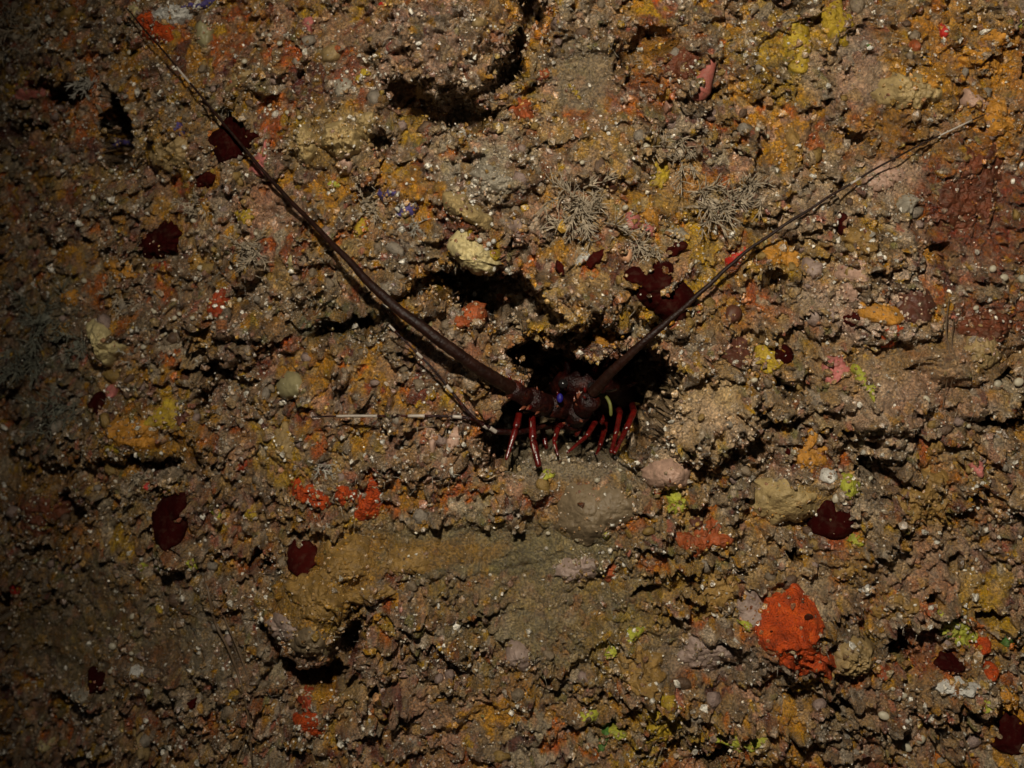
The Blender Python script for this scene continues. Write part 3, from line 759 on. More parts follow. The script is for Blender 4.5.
patch("ochre_sponge", "sponge", 318, 598, 64, 40, -20, 9, 'ochre', "mustard crust draped over the boulder above the dark cave at lower left", lumpy=.5, rag=.16, follow=.5)
patch("grey_sponge", "sponge", 310, 640, 40, 34, 0, 12, 'silt', "greyish knob with a pale slit hanging at the bottom of the mustard boulder", lumpy=.35, rag=.08)
patch("grey_crust", "crust", 282, 625, 30, 34, 20, 8, 'mauve', "mauve-grey smooth crust on the left flank of the mustard boulder", lumpy=.2)
patch("orange_sponge", "sponge", 310, 723, 36, 26, 0, 7, 'orange_red', "flat orange-red sponge below the mustard boulder near the bottom", rag=.10, lumpy=.15, follow=.25)
patch("orange_crust", "crust", 305, 698, 16, 20, 0, 5, 'deep_orange', "dim orange crust just above the flat orange-red sponge near the bottom", rag=.22)
patch("scarlet_sponge", "sponge", 15, 588, 16, 15, 0, 5, 'scarlet', "small scarlet sponge by the left edge below the middle", rag=.10)
patch("yellow_spot", "sponge", 192, 563, 15, 14, 0, 5, 'lime', "bright yellow-green spot sponge below the large oval maroon sponge, rightmost of three")
patch("yellow_spot", "sponge", 158, 565, 14, 10, -20, 4, 'lime', "yellow-green spot sponge, middle of the three below the large oval maroon sponge")
patch("yellow_spot", "sponge", 142, 563, 8, 11, 0, 4, 'lime', "tiny yellow-green spot sponge, leftmost of the three below the large maroon sponge")
patch("yellow_spot", "sponge", 160, 608, 10, 11, 0, 4, 'yellow', "dim yellow spot sponge well below the three yellow-green spots")
patch("yellow_spot", "sponge", 218, 513, 12, 10, 0, 4, 'lime', "dim yellow-green spot right of the large oval maroon sponge")
patch("yellow_spot", "sponge", 252, 514, 14, 10, 0, 4, 'yellow', "dull yellow spot sponge left of and below the orange-red sponge row")
patch("ochre_star", "sponge", 42, 640, 22, 14, 20, 5, 'ochre', "dull ochre star-like sponge in the dark lower left corner area", rag=.3)
patch("maroon_sponge", "sponge", 96, 682, 18, 24, 15, 7, 'maroon', "dark maroon sponge behind a grey knob in the lower left", lumpy=.1)
patch("grey_stone", "rock", 79, 694, 22, 18, 0, 9, 'grey', "grey knob in front of the dark maroon sponge in the lower left", lumpy=.6)
patch("wine_spot", "sponge", 191, 702, 10, 10, 0, 4, 'wine', "tiny wine-red spot sponge in the lower left, right of the white chip")
patch("white_chip", "shell", 134, 672, 16, 12, 10, 4, 'white', "white angular shell chip lying on the dim lower left wall", rag=.2)
patch("tan_finger", "sponge", 140, 742, 12, 34, 25, 8, 'tan', "tan finger-shaped sponge near the bottom edge at lower left", rag=.06)
patch("tan_finger", "sponge", 110, 705, 18, 60, -12, 7, 'silt', "long brownish ridge sponge running down the lower left")
patch("cream_spot", "sponge", 44, 745, 14, 10, 10, 5, 'cream', "cream spot sponge near the bottom left corner")
patch("rust_crust", "crust", 40, 512, 52, 36, 20, 5, 'rust', "dim rusty orange crust by the left edge", rag=.22, follow=.7)
patch("orange_sponge", "sponge", 470, 316, 32, 24, 15, 10, 'dull_orange', "rounded dull orange sponge inside the hollow beneath the cream shell-like sponge", lumpy=.25, rag=.10)
patch("olive_ball", "tunicate", 291, 384, 29, 29, 0, 17, 'olive', "round olive-grey ball tunicate in the middle of the left half", rag=.04, lumpy=.05, follow=0, dome_p=2.0)
patch("tan_sponge", "sponge", 285, 440, 24, 36, 0, 6, 'tan', "smooth ochre-tan mound below the round olive-grey ball", lumpy=.15)
cs = patch("cream_sponge", "sponge", 477, 252, 54, 50, -20, 20, 'cream', "pale cream cup-shaped sponge with yellow rim overhanging the dark hollow",
    poly=[(458, 230), (466, 226), (474, 236), (486, 246), (500, 256), (502, 264), (494, 275), (480, 276), (466, 270), (454, 256), (450, 242)], rag=.06, lumpy=.35, follow=.05, stand=92, lean=.25)
patch("yellow_rim", None, 494, 255, 14, 16, -40, 23, 'yellow', "bright yellow rim", parent=cs, lumpy=.2)
patch("yellow_rim", None, 471, 233, 9, 12, -40, 22, 'yellow', None, parent=cs, lumpy=.2)
for (bx, by) in ((480, 242), (489, 246), (494, 243), (463, 232), (487, 250)):
    x, z, s, y = locate(bx, by)
    MB().ball((0, 0, 0), 0.0025, 8, 6).build("white_knob", M['white'], cs, Vector((x, y - 0.017, z)) - cs.location)
patch("tan_sponge", "sponge", 462, 204, 54, 22, -28, 20, 'pale_tan', "golden tan lobed sponge right above the pale cream cup-shaped sponge", poly=[(442, 190), (455, 188), (468, 200), (482, 206), (492, 214), (486, 226), (474, 222), (462, 212), (446, 206)], lumpy=.5, rag=.06, follow=.1)
patch("mauve_crust", "crust", 516, 230, 20, 26, 25, 8, 'mauve', "mauve-grey smooth crust to the right of the pale cream cup-shaped sponge", lumpy=.15)
patch("white_crust", "crust", 489, 178, 38, 30, -20, 9, 'grey', "white-grey crumbly crust above the golden tan lobed sponge", lumpy=.9, rag=.22, follow=.8)
patch("pink_crust", "crust", 430, 428, 14, 42, 8, 4, 'pale_pink', "pale pink smooth crust left of the hole, crossed by the level striped feeler", rag=.2, lumpy=.1, follow=.3)
patch("pink_crust", "crust", 455, 435, 20, 24, -35, 4, 'pale_pink', "pale pink crust between the two striped feelers left of the hole", rag=.2, lumpy=.1, follow=.3)
patch("pink_crust", "crust", 438, 474, 40, 16, 5, 4, 'pale_pink', "pale pink broad crust below the striped feelers", rag=.22, lumpy=.15, follow=.4)
patch("tan_lobe", "sponge", 305, 143, 20, 44, 10, 18, 'pale_tan', "tan knobbly sponge, leftmost of three lobes at the upper left centre", lumpy=.6)
patch("tan_lobe", "sponge", 342, 136, 44, 36, 10, 20, 'pale_tan', "wide tan knobbly sponge, middle of three lobes left of a small black hole", lumpy=.7, rag=.14, follow=.3)
patch("tan_lobe", "sponge", 366, 122, 24, 26, 0, 17, 'pale_tan', "tan knobbly sponge, rightmost of three lobes next to a small black hole", lumpy=.5)
patch("tan_lobe", "sponge", 345, 164, 18, 18, 0, 10, 'pale_pink', "pinkish tan knob under the three tan knobbly lobes", lumpy=.2, rag=.05)
patch("tan_ball", "sponge", 331, 52, 22, 20, 0, 11, 'tan', "smooth tan round sponge left of the grainy top bulge", rag=.04, lumpy=.08, follow=.05)
patch("pink_spot", "sponge", 309, 23, 16, 18, 0, 6, 'pink', "rose pink small sponge near the top edge in the left half", rag=.12)
patch("scarlet_spot", "sponge", 383, 3, 9, 7, 0, 4, 'scarlet', "tiny scarlet sponge touching the top edge above the grainy bulge")
patch("scarlet_spot", "sponge", 284, 73, 11, 10, 0, 4, 'pink', "tiny raspberry red sponge below left of the smooth tan round sponge")
patch("grey_crust", "crust", 342, 86, 20, 18, 20, 5, 'grey', "blue-grey smooth patch below the smooth tan round sponge", rag=.1, lumpy=.1)
patch("yellow_crust", "crust", 362, 75, 20, 10, 25, 4, 'yellow', "yellow thin crust beside the blue-grey smooth patch", rag=.25)
patch("brown_lump", "sponge", 391, 44, 16, 14, 0, 8, 'salmon', "salmon-brown sponge on the left end of the grainy top bulge", rag=.08)
patch("tan_lump", "sponge", 480, 16, 18, 14, 20, 8, 'tan', "tan sponge lump on the upper right of the grainy top bulge", rag=.08)
patch("violet_alga", "alga", 388, 193, 30, 9, -5, 5, 'violet', "violet streak of alga, the upper of two left of the golden tan sponge", rag=.2)
patch("violet_alga", "alga", 408, 210, 24, 12, 10, 5, 'violet', "violet streak of alga, the lower of two left of the golden tan sponge", rag=.2)
patch("white_spot", "sponge", 401, 203, 12, 10, 0, 6, 'white', "white-grey knob wedged between the two violet streaks", rag=.1)
patch("yellow_spot", "sponge", 362, 226, 18, 20, 0, 6, 'yellow', "mustard yellow sponge below the violet streaks near the left antenna", rag=.12)
patch("yellow_spot", "sponge", 245, 215, 22, 18, 0, 6, 'yellow', "mustard yellow sponge left of the antenna in the upper left", rag=.16)
patch("yellow_spot", "sponge", 332, 183, 12, 7, 0, 4, 'lime', "bright yellow-green fleck below the three tan knobbly lobes")
patch("yellow_spot", "sponge", 486, 104, 11, 8, 0, 4, 'lime', "bright yellow-green fleck right of the shadow under the top bulge")
patch("violet_alga", "alga", 181, 130, 8, 22, 15, 4, 'violet', "upright dark violet alga right of the dark hole at upper left", rag=.15)
patch("violet_alga", "alga", 135, 146, 14, 6, 10, 4, 'violet', "bright violet fleck at the bottom of the dark hole at upper left", rag=.15)
patch("violet_alga", "alga", 117, 144, 6, 10, 0, 4, 'violet', "small violet fleck inside the dark hole at upper left", rag=.15)
patch("orange_spot", "sponge", 217, 131, 14, 16, 0, 5, 'amber', "orange spot at the upper left corner of the maroon sponge with pink rim", rag=.15)
patch("amber_sponge", "sponge", 130, 96, 20, 16, 0, 6, 'amber', "amber sponge on the right lip of the dark hole at upper left", rag=.18)
patch("red_coral", "coral", 40, 96, 36, 24, 0, 10, 'salmon', "dull red knobbly coral in the dark recess at the upper left", lumpy=.9, rag=.2)
patch("tan_sponge", "sponge", 172, 152, 48, 36, 0, 10, 'tan', "lumpy yellowish tan sponge between the dark hole and the maroon sponge", lumpy=.7, follow=.6)
patch("cream_crust", "crust", 240, 76, 32, 16, 10, 8, 'tan', "pale tan sponge ledge right of the antenna at the upper left", lumpy=.4)
patch("white_sponge", "sponge", 292, 262, 10, 16, 10, 7, 'cream', "cream comma-shaped sponge in a dark gap left of the antenna", rag=.1)
# right half
x, z, s_, y = locate(702, 82)
bp = [at(px, py, y - d) - Vector((x, y, z)) for px, py, d in ((696, 101, .003), (697, 97, .006), (699, 89, .008), (704, 79, .008), (709, 68, .008), (712, 59, .007), (713, 55, .006))]
bt = MB().tube(bp, [.0020, .0088, .0125, .0092, .0064, .0056, .0036], 14).build("red_tunicate", M['salmon'], None, (x, y, z))
tag(bt, "salmon red bottle-shaped tunicate in the upper right centre", "tunicate"); MARKS.append((702, 82, 30, "salmon red bottle-shaped tunicate"))
patch("yellow_sponge", "sponge", 797, 42, 26, 56, 5, 8, 'yellow', "tall mustard yellow sponge hanging from a dark gap at the top right", rag=.1, lumpy=.15, follow=.3)
patch("yellow_sponge", "sponge", 838, 20, 30, 42, 10, 7, 'yellow', "ragged yellow sponge at the top right beside the tall mustard one", rag=.2, lumpy=.3, follow=.5)
patch("amber_sponge", "sponge", 794, 150, 20, 40, 8, 8, 'ochre', "upright ochre sponge with dark creases below the tall mustard sponge", lumpy=.5)
patch("orange_spot", "sponge", 916, 42, 12, 16, 0, 6, 'dull_orange', "small round orange sponge near the top right", rag=.06)
patch("scarlet_spot", "sponge", 944, 30, 11, 15, -15, 5, 'scarlet', "scarlet sponge near the top right, right of the small orange one")
patch("green_alga", "alga", 868, 44, 10, 9, 0, 4, 'green', "small green algal fleck near the top right")
patch("tan_mound", "sponge", 910, 90, 62, 36, 5, 14, 'pale_tan', "broad tan sponge mound at the upper right above the antenna tip", lumpy=.4, follow=.4)
patch("orange_patch", "crust", 930, 82, 16, 14, 0, 12, 'amber', "orange patch on the right end of the broad tan sponge mound")
patch("white_patch", "crust", 974, 98, 26, 20, -20, 9, 'pale_pink', "whitish pink crust set in orange at the upper right edge", rag=.16)
patch("amber_crust", "crust", 985, 60, 46, 22, -20, 8, 'amber', "bright orange-yellow crust along the top right, above the whitish pink crust", rag=.25, follow=.5)
patch("amber_crust", "crust", 1000, 118, 26, 50, 15, 6, 'amber', "bright orange-yellow crust band near the right edge above the rust area", rag=.22, follow=.5)
patch("orange_crust", "crust", 1005, 36, 40, 18, 0, 6, 'amber', "dull orange crust in the top right corner", rag=.2)
patch("rust_crust", "crust", 968, 190, 60, 90, -20, 6, 'rust', "large rusty dark red crust at the right edge below the antenna tip", rag=.16, lumpy=.8, follow=.8)
patch("rust_crust", "crust", 986, 325, 56, 36, 10, 9, 'rust', "rusty red matted crust in the hollow at the right edge", rag=.14, lumpy=.8, follow=.8)
patch("lavender_crust", "crust", 884, 176, 36, 26, 20, 6, 'pale_pink', "smooth pale lavender-pink crust crossed by the right antenna", lumpy=.1, follow=.2)
patch("grey_shell", "shell", 908, 202, 24, 18, 30, 8, 'grey', "greenish grey flat shell piece below the right antenna", rag=.08, lumpy=.1)
patch("scarlet_spot", "sponge", 842, 222, 10, 24, 10, 5, 'wine', "upright wine-red sponge just below the right antenna")
patch("yellow_sponge", "sponge", 862, 236, 26, 24, -20, 6, 'ochre', "golden sponge right of the upright wine-red sponge", lumpy=.3)
patch("yellow_sponge", "sponge", 779, 253, 36, 26, -10, 6, 'amber', "golden orange sponge below the right antenna by a dark gap", lumpy=.3, rag=.16)
patch("mauve_sponge", "sponge", 813, 266, 20, 22, 0, 8, 'mauve', "pale mauve-grey knob right of the golden orange sponge", lumpy=.1, rag=.08)
patch("mauve_sponge", "sponge", 852, 275, 26, 40, 10, 7, 'pale_pink', "large pale pinkish crust above the yellow-orange tongue sponge", lumpy=.15, follow=.3)
patch("grey_sponge", "sponge", 813, 316, 12, 18, 10, 7, 'mauve', "small pale grey knob left of the yellow-orange tongue sponge", rag=.06, lumpy=.08)
patch("grey_sponge", "sponge", 833, 312, 11, 15, 0, 6, 'mauve', "small mauve-grey knob touching the dark red sponge beside the yellow-orange tongue")
ot = patch("orange_tongue", "sponge", 880, 310, 42, 22, -15, 10, 'amber', "yellow-orange tongue-shaped sponge in the right half", rag=.06, lumpy=.1, follow=.1)
patch("orange_sponge", "sponge", 892, 333, 26, 22, 25, 8, 'orange_red', "vivid orange sponge at the lower right tip of the yellow-orange tongue", rag=.10, lumpy=.15, follow=.2)
patch("brown_pad", "sponge", 918, 302, 40, 34, 20, 7, 'brown_red', "smooth brown pad sponge right of the yellow-orange tongue", rag=.10, lumpy=.1, follow=.15)
patch("maroon_sponge", "sponge", 853, 318, 18, 16, 0, 5, 'wine', "dark red sponge tucked at the left of the yellow-orange tongue")
mr = patch("maroon_sponge", "sponge", 664, 290, 70, 60, -25, 16, 'maroon', "largest maroon sponge, right of centre under the right antenna",
    poly=[(624, 276), (632, 266), (650, 268), (666, 258), (673, 264), (670, 275), (684, 281), (692, 290), (694, 300), (684, 314), (676, 322), (664, 316), (654, 308), (640, 300), (634, 284)], rag=.04, lumpy=.1, follow=0, stand=75, lean=.5)
patch("grey_crust", "crust", 668, 285, 10, 24, -35, 20, 'grey', "elongated grey crusty lump lying on the largest maroon sponge", lumpy=.8)
patch("maroon_sponge", "sponge", 677, 246, 24, 13, 20, 6, 'wine', "small oblong wine-red sponge above the largest maroon sponge", rag=.10, lumpy=.1)
patch("maroon_sponge", "sponge", 596, 256, 22, 14, 35, 5, 'wine', "small slanting wine-red sponge left of the peach round sponge", rag=.12)
patch("maroon_sponge", "sponge", 560, 264, 12, 14, 0, 5, 'wine', "tiny wine-red sponge well left of the peach round sponge", rag=.12)
patch("white_spot", "sponge", 583, 256, 12, 12, 0, 7, 'white', "white knob beside the small slanting wine-red sponge", rag=.12)
patch("wine_spot", "sponge", 736, 255, 24, 12, 25, 5, 'scarlet', "red patch sponge right under the middle of the right antenna", rag=.14)
patch("wine_spot", "sponge", 698, 306, 8, 12, 0, 5, 'scarlet', "small crimson knob just right of the largest maroon sponge", rag=.12)
patch("peach_sponge", "sponge", 625, 249, 18, 22, 15, 9, 'peach', "smooth peach-coloured round sponge above the largest maroon sponge", rag=.05, lumpy=.04, follow=0)
patch("pink_sponge", "sponge", 633, 218, 17, 16, -30, 7, 'pink', "rose pink sponge, upper of a pair above the peach round sponge", rag=.10, lumpy=.1, follow=.1)
patch("pink_sponge", "sponge", 648, 228, 16, 14, -50, 7, 'pink', "rose pink sponge, lower of a pair above the peach round sponge", rag=.10, lumpy=.1, follow=.1)
patch("amber_sponge", "sponge", 652, 214, 20, 18, -20, 6, 'amber', "orange-yellow sponge above the rose pink pair", rag=.14)
patch("white_crust", "crust", 676, 232, 26, 14, -15, 6, 'grey', "pale grey smooth crust above the small oblong wine-red sponge", lumpy=.1)
patch("brown_spot", "sponge", 612, 180, 17, 22, 15, 6, 'brown_red', "dark brown oval sponge beside the large feathery tuft", rag=.06, lumpy=.05)
patch("yellow_crust", "crust", 660, 172, 22, 28, -25, 5, 'yellow', "hazy yellow crust between the two brown tufts", rag=.22, follow=.6)
patch("yellow_crust", "crust", 574, 90, 8, 24, 40, 4, 'yellow', "thin yellow streak in the upper centre right", rag=.15)
patch("orange_crust", "crust", 522, 108, 24, 26, 0, 5, 'dull_orange', "dull orange crust right of the shadow under the top bulge", rag=.22, follow=.6)
patch("orange_crust", "crust", 545, 74, 14, 10, 0, 4, 'dull_orange', "small dull orange patch at the lower end of the grey silty hollow", rag=.14)
patch("rust_crust", "crust", 680, 62, 40, 30, 15, 6, 'rust', "rust-brown crust left of the salmon red bottle-shaped tunicate", rag=.2, follow=.7)
patch("brown_ball", "sponge", 733, 313, 19, 18, 0, 8, 'brown_red', "round brown-red button sponge right of the largest maroon sponge", rag=.04, lumpy=.04, follow=0)
patch("brown_pad", "sponge", 736, 350, 34, 24, 15, 6, 'brown_red', "dull brown-red patch below the round brown-red button sponge", rag=.14, follow=.4)
patch("yellow_crust", "crust", 766, 356, 24, 30, 20, 6, 'yellow', "dull yellow sponge right of the dull brown-red patch", rag=.2, follow=.6)
patch("maroon_sponge", "sponge", 784, 352, 16, 22, -35, 6, 'maroon', "small pointed maroon sponge with a bright glint, centre right", rag=.10)
patch("lime_streak", "sponge", 864, 380, 10, 40, 28, 5, 'lime', "lime green upright streak sponge in the right half", rag=.16, lumpy=.2)
patch("lime_streak", "sponge", 700, 455, 7, 24, 55, 5, 'lime', "lime green slanting sliver right of the pale pink lump", rag=.08, lumpy=.1)
patch("salmon_patch", "crust", 834, 367, 22, 26, 0, 6, 'pink', "dull salmon patch left of the lime green upright streak", rag=.18)
patch("orange_patch", "crust", 608, 341, 24, 16, -20, 8, 'amber', "orange lumpy sponge hanging at the roof of the lobster's hole", lumpy=.7)
patch("pink_lump", "sponge", 668, 474, 46, 32, 0, 16, 'pale_pink', "pale pinkish rounded lump at the right foot of the lobster's hole", lumpy=.12, rag=.08, follow=.1)
patch("lime_sponge", "sponge", 677, 500, 22, 22, -20, 6, 'lime', "yellow-green ragged sponge directly under the pale pinkish lump", rag=.3)
patch("orange_spot", "sponge", 658, 491, 9, 7, 0, 5, 'deep_orange', "tiny red-orange fleck under the pale pinkish lump")
patch("orange_sponge", "sponge", 705, 535, 70, 34, 5, 8, 'dull_orange', "ragged dull orange sponge below the pale pinkish lump",
    poly=[(672, 533), (684, 530), (696, 532), (706, 520), (716, 518), (720, 530), (740, 533), (738, 540), (722, 544), (706, 546), (692, 552), (682, 545)], rag=.10, lumpy=.5, follow=.5)
patch("brown_sponge", "sponge", 696, 521, 14, 12, 0, 6, 'brown_red', "dark brown knob on top of the ragged dull orange sponge", rag=.08)
patch("tan_pad", "sponge", 785, 501, 64, 46, -15, 14, 'pale_tan', "smooth tan pad sponge left of the square maroon sponge", rag=.10, lumpy=.12, follow=.1)
patch("maroon_sponge", "sponge", 833, 519, 42, 38, 0, 10, 'maroon', "square-edged maroon sponge right of the smooth tan pad", poly=[(824, 500), (832, 499), (834, 508), (853, 513), (853, 526), (846, 535), (824, 535), (813, 530), (814, 516)], rag=.04, lumpy=.08, follow=.05)
patch("lime_sponge", "sponge", 851, 484, 18, 26, 0, 7, 'lime', "yellow-green sponge standing above the square-edged maroon sponge", rag=.14)
patch("lime_spot", "sponge", 857, 539, 16, 9, 0, 5, 'lime', "small yellow-green fleck under the right corner of the square-edged maroon sponge")
patch("amber_crust", "crust", 808, 450, 40, 34, 0, 6, 'amber', "hazy golden crust above the smooth tan pad", rag=.25, follow=.7)
patch("white_block", "shell", 828, 473, 18, 14, 15, 8, 'white', "white blocky shell piece above the square-edged maroon sponge", rag=.05, lumpy=.05)
patch("wine_spot", "sponge", 787, 450, 9, 9, 0, 4, 'wine', "tiny round wine-red spot in the hazy golden crust")
patch("silt_sponge", "sponge", 584, 514, 52, 62, 15, 9, 'silt', "smooth brown rounded sponge dusted with silt below the lobster's hole", rag=.08, lumpy=.22, follow=.25)
patch("silt_sponge", "sponge", 613, 505, 44, 44, 0, 10, 'silt', "paler silt-dusted sponge overlapping the smooth brown rounded one", rag=.08, lumpy=.15, follow=.1)
patch("grey_crust", "crust", 580, 568, 50, 26, 0, 8, 'mauve', "mauve-grey smooth crust below the smooth brown rounded sponge", lumpy=.15, follow=.2)
patch("orange_crust", "crust", 608, 568, 16, 24, 0, 6, 'dull_orange', "dull orange crust at the right of the mauve-grey crust below the hole", rag=.2)
patch("yellow_spot", "sponge", 546, 474, 15, 14, 0, 5, 'lime', "yellow-green spot on the silty ground directly under the lobster", rag=.12)
patch("yellow_spot", "sponge", 606, 533, 10, 9, 0, 5, 'lime', "tiny yellow-green ball at the foot of the silt-dusted sponges", rag=.08)
patch("lime_spot", "sponge", 634, 631, 24, 10, 10, 5, 'lime', "yellow-green crust, upper of two flecks in the lower centre right", rag=.2)
patch("lime_spot", "sponge", 611, 651, 14, 16, -30, 5, 'lime', "yellow-green crust, lower of two flecks in the lower centre right", rag=.2)
patch("yellow_crust", "crust", 640, 668, 44, 40, 15, 5, 'ochre', "ochre yellow crust below the two yellow-green flecks", rag=.24, follow=.7)
patch("yellow_sponge", "sponge", 664, 716, 40, 54, -20, 8, 'yellow', "bright mustard yellow sponge at the bottom right of centre", rag=.2, lumpy=.3, follow=.5)
patch("lime_spot", "sponge", 618, 730, 20, 16, -20, 6, 'lime', "yellow-green sponge left of the bright mustard yellow sponge near the bottom")
patch("lime_spot", "sponge", 588, 716, 24, 14, 10, 5, 'lime', "dim yellow-green sponge further left near the bottom")
patch("green_alga", "alga", 604, 738, 10, 34, -12, 5, 'green', "dark green blade of alga standing near the bottom centre right", rag=.08)
patch("lime_spot", "sponge", 740, 742, 40, 14, 0, 5, 'lime', "yellow-green flecked crust on the bottom right of the dark gap", rag=.28)
patch("amber_crust", "crust", 718, 590, 34, 56, -30, 5, 'ochre', "ochre orange streak crust left of the big orange-red sponge", rag=.22, follow=.7)
patch("mauve_crust", "crust", 705, 652, 60, 30, 0, 8, 'mauve', "mauve-grey silty smooth mound left of the big orange-red sponge", lumpy=.1, follow=.2)
patch("grey_stone", "rock", 750, 606, 30, 34, 0, 9, 'mauve', "silty grey knob touching the upper left of the big orange-red sponge", lumpy=.15, rag=.08)
patch("lime_spot", "sponge", 746, 620, 14, 9, 0, 10, 'lime', "pale lime fleck at the left edge of the big orange-red sponge")
patch("grey_stone", "rock", 518, 655, 26, 30, 0, 9, 'mauve', "silty pale grey knob in the lower centre", lumpy=.12, rag=.08)
patch("yellow_crust", "crust", 845, 570, 28, 18, 10, 6, 'ochre', "mustard crust above the big orange-red sponge and below the maroon one", rag=.18)
patch("yellow_crust", "crust", 893, 604, 40, 20, 20, 6, 'ochre', "mustard crust right of and above the pitted tan sponge lump", rag=.2, follow=.5)
patch("ochre_sponge", "sponge", 925, 495, 44, 60, -10, 8, 'ochre', "tall ochre sponge band in the right part beside dark creases", rag=.18, lumpy=.5, follow=.6)
patch("lime_sponge", "sponge", 955, 626, 46, 30, -25, 7, 'lime', "pale lime sponge with green edges at the lower right", rag=.26, lumpy=.2, follow=.4)
patch("green_alga", "alga", 947, 630, 12, 14, 0, 6, 'green', "green fleck on the left edge of the pale lime sponge")
patch("green_alga", "alga", 1010, 638, 22, 14, 15, 5, 'green', "green patch at the lower right edge beside two orange balls", rag=.2)
patch("orange_ball", "sponge", 983, 645, 17, 20, 0, 8, 'orange_red', "vivid orange ball sponge, upper of two at the lower right edge", rag=.06, lumpy=.08)
patch("orange_ball", "sponge", 992, 670, 15, 16, 0, 8, 'orange_red', "vivid orange ball sponge, lower of two at the lower right edge", rag=.06, lumpy=.08)
patch("rust_spot", "sponge", 930, 608, 14, 14, 0, 5, 'dull_orange', "brownish orange knob at the upper left end of the pale lime sponge")
patch("maroon_sponge", "sponge", 950, 664, 30, 16, -35, 6, 'maroon', "ragged maroon streak sponge below the pale lime sponge", rag=.2)
patch("maroon_sponge", "sponge", 1008, 732, 28, 38, -20, 9, 'maroon', "maroon sponge in the bottom right corner", rag=.08, lumpy=.08, follow=.1)
patch("amber_sponge", "sponge", 1008, 697, 30, 22, 0, 7, 'amber', "orange-yellow lumpy sponge above the maroon sponge in the bottom right corner", lumpy=.4)
patch("lime_spot", "sponge", 988, 706, 22, 14, -30, 5, 'lime', "yellow-green crust left of the orange-yellow lumpy sponge at lower right", rag=.24)
patch("white_crust", "crust", 955, 686, 44, 14, -8, 6, 'white', "white crumbly crust below the ragged maroon streak at lower right", rag=.3, lumpy=.8, follow=.7)
patch("white_crust", "crust", 866, 588, 12, 20, 20, 6, 'white', "white crumbly fleck above the pitted tan sponge lump", rag=.25, lumpy=.7)
patch("tan_mound", "sponge", 985, 345, 40, 50, 10, 10, 'tan', "smooth tan mound with pale grains at the right edge", lumpy=.12, follow=.2)
patch("pink_sponge", "sponge", 977, 466, 14, 14, 0, 6, 'pink', "pinkish knob near the right edge below the dark slit", rag=.1)
patch("amber_crust", "crust", 935, 445, 20, 18, 0, 6, 'ochre', "small ochre knob at the right, above the tall ochre sponge band", rag=.1)
patch("lime_spot", "sponge", 1019, 22, 10, 12, 0, 4, 'lime', "lime fleck touching the top right edge", rag=.2)

# ------------------------------------------------------------------ the loose grit, on the wall and on what grows there
gx, gz, gh, size = grain_xz
g_ = np.array(GRIT); ng = len(g_)
gx = np.concatenate([gx, g_[:, 0]]); gz = np.concatenate([gz, g_[:, 2]]); gh = np.concatenate([gh, g_[:, 1]])
size = np.concatenate([size, np.clip(np.exp(RNG.normal(math.log(0.0011), 0.5, ng)), 0.0005, 0.0036)]); n = len(gx)
jit = 1 + RNG.uniform(-0.42, 0.42, (n, 12, 1))
st = 1 + RNG.uniform(-0.35, 0.35, (n, 1, 3))
th = RNG.uniform(0, 6.283, n); ct, sn = np.cos(th), np.sin(th)
gv = IV[None] * jit * st * size[:, None, None]
gx2 = gv[..., 0] * ct[:, None] - gv[..., 2] * sn[:, None]; gz2 = gv[..., 0] * sn[:, None] + gv[..., 2] * ct[:, None]
sg = sample(shear, gx, gz); sg[-ng:] = 0
GV = np.stack([gx2 + gx[:, None], gv[..., 1] - (gh + size * 0.35)[:, None], gz2 + (gz - np.clip(sg, -0.012, 0.012))[:, None]], -1)
GF = IF[None] + (np.arange(n) * 12)[:, None, None]
gcol = pal(RNG.uniform(0, 1, n)) * RNG.uniform(0.7, 1.5, (n, 1))
under = np.stack([sample(col[..., k], gx, gz) for k in range(3)], -1)
mixk = RNG.uniform(0, 1, (n, 1)) ** 0.5
gcol = gcol * (1 - mixk) + under * mixk * 1.1
pale = RNG.uniform(0, 1, n) < 0.03 + 0.26 * sstep(0.0, 0.5, fbm(gx, gz, 0.05, 1234, 3))
gcol[pale] = np.array([.52, .48, .40]) * RNG.uniform(0.7, 1.3, (pale.sum(), 1))
gcol = np.clip(gcol, 0.004, 0.75)
grains = link("crust_grains", mesh_np("crust_grains", GV.reshape(-1, 3), GF.reshape(-1, 3), M['grain'], False, np.repeat(gcol, 12, 0), "grain_colour"))
grains["kind"] = "stuff"; tag(grains, "coarse mixed sand grains and shell bits stuck over the whole reef wall", "grit")

